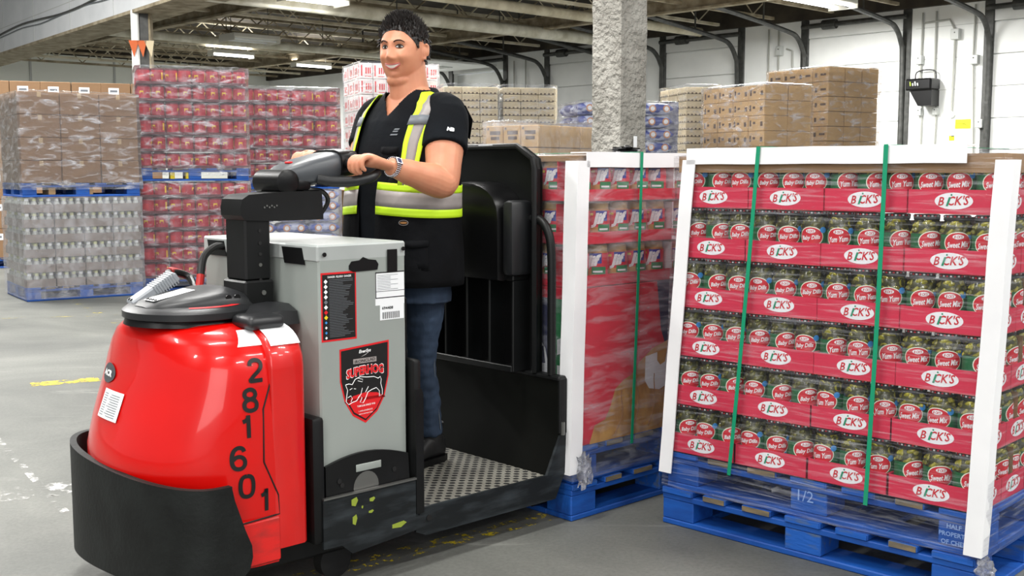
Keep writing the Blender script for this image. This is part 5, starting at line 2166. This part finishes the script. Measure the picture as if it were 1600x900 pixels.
b.box(-0.085, 0.085, -0.04, 0.04, -0.018, 0.018, 'connector', 0.006, M=M)
for k in range(9):
    b.box(0.0 + k * 0.009, 0.004 + k * 0.009, -0.042, 0.042, -0.02, 0.02, 'connector', M=M)
for k in range(2):
    b.tube([(-0.075, -0.015 + 0.03 * k, 0.019), (-0.075, -0.015 + 0.03 * k, 0.022)], 0.005, 'ink', 8, M=M)
b.build('battery_connector', truck)

# ------------------------------------------------------------ the worker on the step
PX, PY, PZ = -0.38, 4.30, 0.203
person = empty('person', 'smiling short-haired worker in black shirt and vest standing on the truck step, hands on tiller', 'person', (PX, PY, PZ))
FD = Vector((-0.62, -0.785, 0))
LD = Vector((0.785, -0.62, 0))


def Z(z):           # height above the floor -> above the step
    return z - PZ


TR = [  # z, cx, cy, half width, depth front, depth back
    (0.90, -0.035, 0.0, 0.222, 0.165, 0.15), (0.96, -0.035, 0.0, 0.224, 0.17, 0.155), (1.05, -0.035, 0.0, 0.222, 0.178, 0.15),
    (1.15, -0.032, 0.0, 0.215, 0.185, 0.14), (1.25, -0.028, 0.0, 0.210, 0.185, 0.135), (1.35, -0.02, 0.0, 0.205, 0.175, 0.13),
    (1.45, -0.01, 0.0, 0.200, 0.158, 0.125), (1.53, -0.003, 0.0, 0.194, 0.135, 0.118), (1.575, 0.0, 0.0, 0.180, 0.11, 0.108),
    (1.61, 0.0, 0.0, 0.145, 0.09, 0.098), (1.64, 0.0, 0.005, 0.108, 0.078, 0.088), (1.665, 0.0, 0.01, 0.084, 0.07, 0.078), (1.69, -0.005, 0.01, 0.074, 0.064, 0.07)]


def tparam(z):
    if z <= TR[0][0]:
        return TR[0][1:]
    for r0, r1 in zip(TR, TR[1:]):
        if z <= r1[0]:
            t = (z - r0[0]) / (r1[0] - r0[0])
            return [r0[i] + (r1[i] - r0[i]) * t for i in range(1, 6)]
    return TR[-1][1:]


def torso(z, th, off=0.0):
    cx, cy, w_, df, db = tparam(z)
    c, s = math.cos(th), math.sin(th)
    d = df if c > 0 else db
    e = 0.85
    c2 = math.copysign(abs(c) ** e, c)
    s2 = math.copysign(abs(s) ** e, s)
    p = Vector((cx, cy, 0)) + FD * c2 * (d + off) + LD * s2 * (w_ + off)
    return Vector((p.x, p.y, Z(z)))


def torso_rings(z0, z1, n, off, k=36, th0=None, th1=None):
    rings = []
    for i in range(n + 1):
        z = z0 + (z1 - z0) * i / n
        if th0 is None:
            rings.append([torso(z, 2 * math.pi * j / k, off) for j in range(k)])
        else:
            rings.append([torso(z, th0 + (th1 - th0) * j / k, off) for j in range(k + 1)])
    return rings


SL = Vector((0.134, -0.112, Z(1.555)))
SR = Vector((-0.143, 0.118, Z(1.555)))
EL = Vector((0.132, -0.262, Z(1.308)))
WL = Vector((-0.040, -0.425, Z(1.368)))
HL = Vector((-0.118, -0.505, Z(1.392)))
ER = Vector((-0.20, 0.0, Z(1.325)))
WR = Vector((-0.300, -0.235, Z(1.395)))
HR = Vector((-0.345, -0.325, Z(1.405)))


def remesh(obj, voxel, smooth=2, fac=0.5):
    m = obj.modifiers.new('r', 'REMESH')
    m.mode = 'VOXEL'
    m.voxel_size = voxel
    m2 = obj.modifiers.new('s', 'SMOOTH')
    m2.iterations = smooth
    m2.factor = fac
    bpy.context.view_layer.update()
    dg = bpy.context.evaluated_depsgraph_get()
    me = bpy.data.meshes.new_from_object(obj.evaluated_get(dg))
    obj.modifiers.clear()
    obj.data = me
    me.shade_smooth()
    return obj


# ---- head (own axes: x right in the picture, -y the face, z up), then turned
HC = Vector((-0.030, -0.012, Z(1.798)))
HT = R(-24)
HROLL = R(0)
HM = Matrix.Translation(HC) @ Matrix.Rotation(HT, 4, 'Z') @ Matrix.Rotation(HROLL, 4, 'Y')


def gs(x, z, cx, cz, sx, sz):
    return math.exp(-((x - cx) / sx) ** 2 - ((z - cz) / sz) ** 2)


def head_point(th, ph, off=0.0):
    # th around (0 = face), ph latitude
    cz = math.sin(ph)
    r = math.cos(ph)
    sx = math.copysign(abs(math.sin(th)) ** 0.92, math.sin(th))
    cy = math.cos(th)
    zz = cz * (0.112 if cz > 0 else 0.118)
    low = max(0, -cz)
    hw = 0.082 * (1 - 0.03 * low ** 2)
    fd = 0.094 * (1 - 0.04 * low)
    bd = 0.100 * (1 - 0.42 * low)
    r2 = r ** (0.62 if cz < 0 else 0.90)
    x = sx * r2 * hw
    y = -cy * r2 * (fd if cy > 0 else bd)
    z = zz
    if cy > 0:
        f = min(1, cy * 1.6)
        d = 0.0
        d += 0.010 * gs(x, z, 0, 0.012, 0.010, 0.030) * f
        d += 0.024 * gs(x, z, 0, -0.026, 0.0125, 0.017) * f
        for s in (-1, 1):
            d += 0.010 * gs(x, z, s * 0.013, -0.033, 0.008, 0.008) * f
            d -= 0.012 * gs(x, z, s * 0.031, 0.010, 0.017, 0.011) * f
            d += 0.006 * gs(x, z, s * 0.030, 0.031, 0.022, 0.008) * f
            d += 0.012 * gs(x, z, s * 0.043, -0.027, 0.020, 0.018) * f
            d -= 0.006 * gs(x, z, s * 0.033, -0.053, 0.006, 0.016) * f
        d += 0.005 * gs(x, z, 0, -0.056, 0.028, 0.014) * f
        d -= 0.006 * gs(x, z, 0, -0.076, 0.020, 0.007) * f
        d += 0.009 * gs(x, z, 0, -0.096, 0.022, 0.014) * f
        y -= d
    p = Vector((x, y, z))
    if off:
        p += p.normalized() * off
    return p


b = B()
NT, NP = 96, 84
rings = []
for i in range(NP + 1):
    ph = -math.pi / 2 + math.pi * i / NP
    ph = max(min(ph, 1.56), -1.56)
    rings.append([HM @ head_point(2 * math.pi * j / NT, ph) for j in range(NT)])
b.loft(rings, 'skin')
# neck, chest and arms
b.tube([(0.0, 0.01, Z(1.54)), (-0.004, 0.006, Z(1.62)), (-0.014, 0.0, Z(1.69)), (-0.022, 0.005, Z(1.78))], [0.092, 0.078, 0.073, 0.07], 'skin', 28, 4)
b.ball((-0.034, -0.030, Z(1.690)), (0.058, 0.050, 0.032), 'skin', 24, 14)
b.loft(torso_rings(1.35, 1.66, 10, -0.012), 'skin')


def arm(b, S, E, W, H, side):
    b.tube([S, S.lerp(E, 0.4), S.lerp(E, 0.8), E, E.lerp(W, 0.25), E.lerp(W, 0.6), W], [0.072, 0.073, 0.064, 0.054, 0.057, 0.046, 0.030], 'skin', 22, 5)
    hd = (H - W).normalized()
    up = Vector((0, 0, 1))
    sd = hd.cross(up).normalized() * (1 if side > 0 else -1)   # towards the little finger side
    b.tube([W, W.lerp(H, 0.35), W.lerp(H, 0.8), H], [0.029, 0.036, 0.043, 0.036], 'skin', 18, 4, flat=0.55)
    return hd, sd


def fingers(b, H, hd, sd, side):
    kn = [(-0.030, 0.060), (-0.010, 0.068), (0.010, 0.064), (0.029, 0.052)]
    for k, (o, ln) in enumerate(kn):
        base = H + sd * o - hd * 0.02 + Vector((0, 0, 0.004))
        k1 = H + sd * o * 1.05 + hd * 0.012 + Vector((0, 0, 0.003))
        k2 = k1 + hd * ln * 0.38 + Vector((0, 0, -ln * 0.30))
        k3 = k2 + hd * ln * 0.02 + Vector((0, 0, -ln * 0.42))
        k4 = k3 - hd * ln * 0.22 + Vector((0, 0, -ln * 0.14))
        b.tube([base, k1, k2, k3, k4], [0.0100, 0.0102, 0.0092, 0.0084, 0.0070], 'skin', 12, 4)
        b.ball(k4, 0.0068, 'skin', 10, 6)
    # thumb leaves the side of the palm near its base and reaches forward along the grip
    t0 = H - hd * 0.065 - sd * 0.024
    t1 = H - hd * 0.030 - sd * 0.046 + Vector((0, 0, -0.006))
    t2 = H + hd * 0.004 - sd * 0.050 + Vector((0, 0, -0.014))
    t3 = H + hd * 0.026 - sd * 0.044 + Vector((0, 0, -0.020))
    b.tube([t0, t1, t2, t3], [0.014, 0.0125, 0.0105, 0.0085], 'skin', 12, 4)
    b.ball(t3, 0.0083, 'skin', 10, 6)


hdL, sdL = arm(b, SL, EL, WL, HL, -1)
fingers(b, HL, hdL, -sdL if False else sdL, -1)
hdR, sdR = arm(b, SR, ER, WR, HR, 1)
fingers(b, HR, hdR, sdR, 1)
# ears
for s in (-1, 1):
    ec = Vector((s * 0.087, 0.010, -0.004))
    for (dx, dy, dz, rx, ry, rz) in ((-s * 0.003, 0.004, 0.002, 0.009, 0.015, 0.028), (s * 0.006, 0.014, 0.008, 0.006, 0.009, 0.024), (s * 0.004, 0.006, 0.026, 0.007, 0.012, 0.007), (0.0, -0.002, -0.024, 0.008, 0.008, 0.011)):
        M = HM @ Matrix.Translation(ec + Vector((dx, dy, dz))) @ Matrix.Rotation(R(s * 18), 4, 'Z') @ Matrix.Rotation(R(-12), 4, 'X')
        b.ball((0, 0, 0), (rx, ry, rz), 'skin', 14, 10, M)
body = b.build('body', person)
remesh(body, 0.0034, 2, 0.5)
body.data.materials.clear()
body.data.materials.append(MATS['skin'])


def HP(x, z, d=0.0, y=None):
    # point on the face surface at face coordinates
    th = 0.0
    ph = 0.0
    for _ in range(14):
        p = head_point(th, ph)
        e1 = x - p.x
        e2 = z - p.z
        th += e1 / 0.08
        ph += e2 / 0.112
        th = max(-1.45, min(1.45, th))
        ph = max(-1.4, min(1.4, ph))
    p = head_point(th, ph)
    return HM @ Vector((x, p.y - d, z))


# eyes
for s in (-1, 1):
    b = B()
    cx, cz = s * 0.031, 0.010
    pts = []
    for i in range(20):
        t = 2 * math.pi * i / 20
        pts.append((cx + 0.0135 * math.cos(t), cz + (0.0046 if math.sin(t) > 0 else 0.0028) * math.sin(t)))
    b.add([HP(x, z, 0.0022) for x, z in pts], [list(range(20))], 'eye_white')
    b.add([HP(cx + 0.0056 * math.cos(2 * math.pi * i / 14) + 0.001, cz + 0.0006 + 0.0048 * math.sin(2 * math.pi * i / 14), 0.0048) for i in range(14)], [list(range(14))], 'iris')
    b.build('eye', person, smooth=False)
    b = B()
    b.tube([HP(cx - 0.0145, cz - 0.001, 0.001), HP(cx - 0.008, cz + 0.0055, 0.0025), HP(cx, cz + 0.0072, 0.003), HP(cx + 0.008, cz + 0.0055, 0.0025), HP(cx + 0.0145, cz - 0.001, 0.001)], [0.0010, 0.0020, 0.0023, 0.0020, 0.0012], 'hair', 6, 3)
    b.tube([HP(cx - 0.012, cz - 0.0035, 0.001), HP(cx, cz - 0.0055, 0.002), HP(cx + 0.012, cz - 0.0035, 0.001)], 0.0010, 'brow', 5, 3)
    b.build('eyelash', person)
    b = B()
    b.tube([HP(cx - s * 0.017, 0.027, 0.001), HP(cx - s * 0.006, 0.0325, 0.002), HP(cx + s * 0.008, 0.033, 0.002), HP(cx + s * 0.019, 0.026, 0.001)], [0.0032, 0.0040, 0.0034, 0.0014], 'brow', 8, 4, flat=0.6)
    b.build('eyebrow', person)
b = B()
mw = 0.032


def mz(x, c):
    return -0.0605 + c * (x / mw) ** 2


n = 14
up_ = [(mw * (-1 + 2 * i / n), mz(mw * (-1 + 2 * i / n), 0.0105) + 0.0040 * (1 - (-1 + 2 * i / n) ** 2)) for i in range(n + 1)]
lo_ = [(mw * (-1 + 2 * i / n), mz(mw * (-1 + 2 * i / n), 0.0105) - 0.0068 * (1 - (-1 + 2 * i / n) ** 2)) for i in range(n + 1)]
vs = []
for (p, q) in zip(up_, lo_):
    vs += [HP(p[0], p[1], 0.0018), HP(q[0], q[1], 0.0018)]
b.add(vs, [[2 * i, 2 * i + 1, 2 * i + 3, 2 * i + 2] for i in range(n)], 'teeth')
b.build('teeth', person)
b = B()
b.tube([HP(x, z + 0.0015, 0.001) for x, z in up_], [0.0012] + [0.0026] * (n - 1) + [0.0012], 'lip', 8)
b.tube([HP(x, z - 0.002, 0.001) for x, z in lo_], [0.0012] + [0.0034] * (n - 1) + [0.0012], 'lip', 8)
b.build('lips', person)
b = B()
b.ball((0, 0, 0), 0.0055, 'plastic_black', 10, 8, HM @ Matrix.Translation((0.092, 0.004, -0.036)))
b.build('earring', person)

# hair: a cap over the skull with short spiky tufts
b = B()


def hairline(th):
    # lowest latitude that carries hair
    t = abs(math.atan2(math.sin(th), math.cos(th)))
    return interp([(0, 0.70), (0.55, 0.64), (0.85, 0.46), (1.1, 0.28), (1.28, -0.02), (1.42, 0.34), (1.75, 0.38), (1.98, -0.10), (2.3, -0.55), (3.2, -0.70)], t)


NTH, NPH = 72, 16
rings = []
for i in range(NPH + 1):
    ring = []
    for j in range(NTH):
        th = 2 * math.pi * j / NTH
        h0 = hairline(th)
        ph = h0 + (1.55 - h0) * i / NPH
        up = max(0, math.sin(ph))
        tt = i / NPH
        o = 0.0015 + 0.020 * min(1, tt * 2.2) * (0.35 + 0.65 * up) + 0.002 * noise.noise(Vector((th * 5, ph * 9, 1)))
        ring.append(HM @ head_point(th, ph, o))
    rings.append(ring)
b.loft(rings, 'hair')
rnd = random.Random(4)
for k in range(2000):
    th = rnd.uniform(-math.pi, math.pi)
    h0 = hairline(th)
    ph = h0 + (1.5 - h0) * (rnd.random() ** 0.75)
    p = head_point(th, ph, 0.001 + 0.012 * min(1, (ph - h0) * 1.6))
    nrm = p.normalized()
    up = max(0, math.sin(ph))
    ln = (0.012 + 0.017 * up ** 1.2) * rnd.uniform(0.6, 1.25)
    d = (nrm * (0.7 if up > 0.4 else 0.45) + Vector((rnd.uniform(-.6, .6), -0.2 + rnd.uniform(-.6, .6), (0.75 if up > 0.4 else -0.5)))).normalized()
    q = p + d * ln
    m_ = p + d * ln * 0.5 + nrm * 0.002
    b.tube([HM @ p, HM @ m_, HM @ q], [0.0034, 0.0024, 0.0003], 'hair', 4, cap=False)
b.build('hair', person, angle=60)

# ---- shirt
b = B()
b.loft(torso_rings(0.93, 1.665, 28, 0.006), 'shirt')
for S, E, r0 in ((SL, EL, 0.085), (SR, ER, 0.083)):
    pts = [S + (Vector((0, 0, Z(1.585))) - S) * 0.55 + Vector((0, 0, 0.0)), S + Vector((0, 0, 0.004)), S.lerp(E, 0.32), S.lerp(E, 0.52)]
    b.tube(pts, [0.062, r0 - 0.006, r0, r0 - 0.001], 'shirt', 26, 5)
sh_ = b.build('shirt', person)
remesh(sh_, 0.006, 3, 0.5)
# open the V neck
me = sh_.data
bm = bmesh.new()
bm.from_mesh(me)
dele = []
for v in bm.verts:
    rel = v.co - Vector((0, 0, 0))
    f = rel.x * FD.x + rel.y * FD.y
    l = rel.x * LD.x + rel.y * LD.y
    zz = v.co.z + PZ
    if f > 0 and zz > 1.555 + abs(l + 0.004) * 1.35 and abs(l) < 0.09 and zz < 1.7:
        dele.append(v)
    elif zz > 1.652 + 0.012 * (f < 0):
        dele.append(v)
bmesh.ops.delete(bm, geom=dele, context='VERTS')
bm.to_mesh(me)
bm.free()
me.materials.clear()
me.materials.append(MATS['shirt'])
me.shade_smooth()
sm = sh_.modifiers.new('thick', 'SOLIDIFY')
sm.thickness = 0.003
sm.offset = 0
b = B()
c_ = SL.lerp(EL, 0.50)
ax = (EL - SL).normalized()
cam_dir = (Vector((0 - PX, 0 - PY, 1.35 - PZ)) - c_).normalized()
e1 = ax.cross(cam_dir).normalized()
out_ = e1.cross(ax).normalized()
if out_.dot(cam_dir) < 0:
    out_ = -out_
right = Vector((1, 0, 0))
ctr = SL.lerp(EL, 0.40) + out_ * 0.086
right = (right - out_ * right.dot(out_)).normalized()
upv = out_.cross(right)
if upv.z < 0:
    upv = -upv
b.text('NB', 0.016, 'label_white', lambda u, v: ctr + right * (u + 0.02) + upv * v + out_ * (0.005 - 6 * (u + 0.02) ** 2), offset=0.08, shear=0.2)
b.build('sleeve_logo', person)
b = B()
c0 = torso(1.46, R(12), 0.009)
for (l0, l1, z0) in ((-0.004, 0.012, 1.502), (-0.007, 0.009, 1.494), (-0.012, 0.010, 1.482)):
    vs = []
    for i in range(5):
        t = R(14) + (l0 + (l1 - l0) * i / 4) / 0.15
        vs += [torso(z0, t, 0.0095), torso(z0 + 0.005, t + 0.02, 0.0095)]
    b.add(vs, [[2 * i, 2 * i + 2, 2 * i + 3, 2 * i + 1] for i in range(4)], 'ink_grey')
b.build('chest_logo', person)

# ---- vest: open front panels, black back, bands laid over it
b = B()
OV = 0.019


def panel(z0, z1, th0, th1, off, m, n=10, k=16, top=None):
    rows = []
    for i in range(n + 1):
        z = z0 + (z1 - z0) * i / n
        rows.append([torso(z, th0 + (th1 - th0) * j / k, off) for j in range(k + 1)])
    b.loft(rows, m, False, False)


for s in (1, -1):
    rows = []
    for i in range(25):
        z = 0.925 + (1.62 - 0.925) * i / 24
        t_in = R(interp([(0.925, 6), (1.2, 8), (1.35, 22), (1.5, 36), (1.58, 42), (1.62, 55)], z)) * s
        t_out = R(interp([(0.925, 180), (1.34, 180), (1.42, 90), (1.52, 72), (1.62, 88)], z)) * s
        fl = interp([(0.925, 0.026), (1.2, OV), (1.62, 0.016)], z)
        rows.append([torso(z, t_in + (t_out - t_in) * j / 26, fl + 0.003 * math.sin(j * 0.9 + z * 9)) for j in range(27)])
    b.loft(rows, 'vest', False, False)
rows = []
for i in range(9):
    z = 1.34 + (1.62 - 1.34) * i / 8
    w_ = interp([(1.34, 90), (1.42, 62), (1.54, 60), (1.62, 80)], z)
    rows.append([torso(z, R(180 - w_ + 2 * w_ * j / 20), 0.018) for j in range(21)])
b.loft(rows, 'vest', False, False)
# armhole flare standing off the shoulder
for s, S in ((1, SL), (-1, SR)):
    p0_ = [torso(1.59, R(66) * s, 0.020), torso(1.605, R(80) * s, 0.022), torso(1.61, R(100) * s, 0.022), torso(1.58, R(118) * s, 0.020), torso(1.50, R(122) * s, 0.018)]
    d_ = LD * s
    fl = [p0_[0] + d_ * 0.01, p0_[1] + d_ * 0.05 + Vector((0, 0, -0.004)), p0_[2] + d_ * 0.08 + Vector((0, 0, -0.02)), p0_[3] + d_ * 0.07 + Vector((0, 0, -0.04)), p0_[4] + d_ * 0.04 + Vector((0, 0, -0.03))]
    b.loft([p0_, fl], 'vest', False, False)
v_ = b.build('vest', person, angle=80)
sm = v_.modifiers.new('thick', 'SOLIDIFY')
sm.thickness = 0.003
sm.offset = 0


def band3(fn, n, widths, off, name):
    # fn(t, u) -> point, u across 0..1
    b = B()
    u = 0
    for (wd, m) in widths:
        rows = [[fn(i / n, u + wd * j / 3) for j in range(4)] for i in range(n + 1)]
        b.loft(rows, m, False, False)
        u += wd
    o = b.build(name, person, angle=80)
    s_ = o.modifiers.new('thick', 'SOLIDIFY')
    s_.thickness = 0.0025
    s_.offset = 0
    return o


W3 = ((0.24, 'hivis'), (0.5, 'reflect'), (0.26, 'hivis'))
# waist band
for s, t0, t1 in ((1, 9, 180), (-1, 9, 180)):
    band3(lambda t, u: torso(1.315 - u * 0.118 - 0.018 * math.sin(math.radians(t0 + (t1 - t0) * t)), s * R(t0 + (t1 - t0) * t), OV + 0.006), 30, W3, 0, 'reflective_belt')
# shoulder straps: up the front, over the shoulder and down the back
for s in (1, -1):
    key = [(1.30, 30, 50), (1.38, 30, 50), (1.46, 29, 52), (1.54, 31, 58), (1.60, 38, 70), (1.64, 52, 96), (1.645, 78, 124), (1.58, 130, 156), (1.45, 138, 160)]

    def fs_(t, u, s=s, key=key):
        x = t * (len(key) - 1)
        i = min(int(x), len(key) - 2)
        f = x - i
        z = key[i][0] + (key[i + 1][0] - key[i][0]) * f
        a0 = key[i][1] + (key[i + 1][1] - key[i][1]) * f
        a1 = key[i][2] + (key[i + 1][2] - key[i][2]) * f
        zz = z - 0.05 * u * max(0, min(1, (z - 1.55) / 0.08))
        return torso(zz, s * R(a0 + (a1 - a0) * u), OV + 0.006)
    band3(fs_, 30, W3, 0, 'reflective_strap')
    b = B()
    q0 = fs_(0.34, -0.06)
    q1 = fs_(0.34, 1.06)
    q2 = fs_(0.40, 1.06)
    q3 = fs_(0.40, -0.06)
    nn = (q1 - q0).cross(q3 - q0).normalized() * 0.005
    if nn.dot(FD) < 0:
        nn = -nn
    mid0 = (q0 + q1) / 2 + nn * 1.6
    mid1 = (q3 + q2) / 2 + nn * 1.6
    b.loft([[q0 + nn, mid0 + nn, q1 + nn], [q3 + nn, mid1 + nn, q2 + nn]], 'ink_grey', False, False)
    o = b.build('strap_loop', person)
    sm = o.modifiers.new('thick', 'SOLIDIFY')
    sm.thickness = 0.003
# pockets and the oval badge
for (z0, z1, a0, a1) in ((1.36, 1.44, 8, 24), (0.99, 1.10, 30, 62)):
    b = B()
    rows = [[torso(z0 + (z1 - z0) * i / 4, R(a0 + (a1 - a0) * j / 6), OV + 0.008) for j in range(7)] for i in range(5)]
    b.loft(rows, 'vest', False, False)
    rows = [[torso(z1 - 0.022 + 0.022 * i / 2 - 0.006 * (1 - abs(j / 3 - 1)), R(a0 - 1 + (a1 - a0 + 2) * j / 6), OV + 0.012) for j in range(7)] for i in range(3)]
    b.loft(rows, 'vest', False, False)
    o = b.build('pocket', person)
    sm = o.modifiers.new('thick', 'SOLIDIFY')
    sm.thickness = 0.004
b = B()
for (ra, rb, m, oo) in ((0.016, 0.010, 'reflect', 0.012), (0.0145, 0.0085, 'vest', 0.0125), (0.012, 0.004, 'peanut_dark', 0.013)):
    vs = []
    for i in range(20):
        t = 2 * math.pi * i / 20
        vs.append(torso(1.165 + rb * math.sin(t), R(38) + ra * math.cos(t) / 0.19, OV + oo))
    b.add(vs, [list(range(20))], m)
b.build('oval_badge', person, smooth=False)

# ---- jeans and boots
FLz = 0.0
b = B()
b.loft([[torso(z, 2 * math.pi * j / 30, -0.02) for j in range(30)] for z in (0.86, 0.93, 1.0, 1.08)], 'denim')
LEGS = []
for hip, knee, ank, r in (((0.045, -0.04, Z(0.95)), (0.030, -0.01, Z(0.60)), (0.058, 0.05, Z(0.32)), 1), ((-0.13, 0.06, Z(0.95)), (-0.15, 0.04, Z(0.60)), (-0.13, 0.10, Z(0.32)), -1)):
    hip, knee, ank = Vector(hip), Vector(knee), Vector(ank)
    b.tube([hip + Vector((0, 0, 0.05)), hip.lerp(knee, 0.35), hip.lerp(knee, 0.75), knee, knee.lerp(ank, 0.4), knee.lerp(ank, 0.8), ank],
           [0.096, 0.080, 0.060, 0.055, 0.056, 0.050, 0.050], 'denim', 24, 5)
    LEGS.append(ank)
j_ = b.build('jeans', person)
remesh(j_, 0.007, 3, 0.5)
bm = bmesh.new()
bm.from_mesh(j_.data)
for v in bm.verts:
    v.co += v.normal * (0.004 * noise.noise(v.co * 16 + Vector((0, 0, v.co.z * 20))) + 0.003 * noise.noise(v.co * 40))
bm.to_mesh(j_.data)
bm.free()
j_.data.materials.clear()
j_.data.materials.append(MATS['denim'])
b = B()
b.tube([(0.094, -0.06, Z(0.78)), (0.080, -0.03, Z(0.6)), (0.100, 0.02, Z(0.34))], 0.0016, 'ink_grey', 5, 4)
b.build('seam', person)
for ank, yaw in ((LEGS[0], R(-38)), (LEGS[1], R(-48))):
    b = B()
    M = Matrix.Translation((ank.x, ank.y, 0)) @ Matrix.Rotation(yaw, 4, 'Z')
    prof = [(-0.20, 0.012, 0.030, 0.028), (-0.185, 0.030, 0.042, 0.045), (-0.14, 0.046, 0.05, 0.07), (-0.08, 0.044, 0.045, 0.085), (-0.04, 0.042, 0.040, 0.11), (0.0, 0.043, 0.043, 0.12), (0.045, 0.040, 0.04, 0.11), (0.068, 0.022, 0.02, 0.08)]
    rings = []
    for (y, wt, wb, h) in prof:
        ring = []
        for i in range(16):
            t = 2 * math.pi * i / 16
            c, s_ = math.cos(t), math.sin(t)
            ring.append((wb * math.copysign(abs(c) ** 0.7, c), y, 0.022 + (h - 0.022) / 2 * (1 + math.copysign(abs(s_) ** 0.7, s_))))
        rings.append(ring)
    b.loft(rings, 'boot', M=M)
    b.tube([(0, 0.0, 0.07), (0, 0.005, 0.12), (0, 0.005, 0.16)], [0.043, 0.046, 0.048], 'boot', 20, 3, M=M)
    bt = b.build('boot', person, angle=60)
    b = B()
    sole = [(-0.205, 0.0), (-0.19, 0.035), (-0.14, 0.05), (-0.06, 0.044), (0.03, 0.044), (0.068, 0.028), (0.072, 0), (0.068, -0.028), (0.03, -0.044), (-0.06, -0.044), (-0.14, -0.05), (-0.19, -0.035)]
    b.prism([(p[1], p[0]) for p in sole], 'plastic_black', 'z', 0.001, 0.026, M=M)
    s0 = b.build('sole', person, angle=40)
    s0.parent = bt
    b = B()
    for q in range(4):
        b.tube([(-0.018, -0.055 - 0.018 * q, 0.098 - 0.007 * q), (0.018, -0.06 - 0.018 * q, 0.098 - 0.007 * q)], 0.003, 'plastic_grey', 5, M=M)
    s1 = b.build('laces', person)
    s1.parent = bt

# ---- wrist watch
b = B()
wa = (HL - WL).normalized()
wc = WL - wa * 0.012
e1 = wa.cross(Vector((0, 0, 1))).normalized()
e2 = e1.cross(wa).normalized()
n = 30
for k in range(n):
    t0 = 2 * math.pi * k / n
    for j, o in enumerate((-0.006, 0.0, 0.006)):
        c_ = wc + (e1 * math.cos(t0) * 0.0365 + e2 * math.sin(t0) * 0.0335) + wa * o
        b.ball(c_, (0.0028, 0.0028, 0.0032), 'chrome', 6, 4)
b.build('watch_band', person)
b = B()
tocam = (Vector((-PX, -PY, 1.35 - PZ)) - wc)
tocam -= wa * tocam.dot(wa)
tocam.normalize()
nd = (tocam * 0.75 + Vector((0, 0, 1)) * 0.66)
nd -= wa * nd.dot(wa)
nd.normalize()
sx_ = wa
sy_ = nd.cross(wa)
M = Matrix((sx_.to_4d(), sy_.to_4d(), nd.to_4d(), Vector((0, 0, 0, 1)))).transposed()
M = Matrix(((sx_.x, sy_.x, nd.x, (wc + nd * 0.037).x), (sx_.y, sy_.y, nd.y, (wc + nd * 0.037).y), (sx_.z, sy_.z, nd.z, (wc + nd * 0.037).z), (0, 0, 0, 1)))
b.box(-0.013, 0.013, -0.014, 0.014, -0.003, 0.003, 'chrome', 0.002, M=M)
b.box(-0.009, 0.009, -0.010, 0.010, 0.003, 0.0035, 'jif_navy', M=M)
b.build('watch_face', person)
# white rag tucked by the boot
b = B()
b.ball((0.012, 0.0, 0.135), (0.022, 0.02, 0.035), 'label_white', 10, 8)
b.build('white_sock', person)
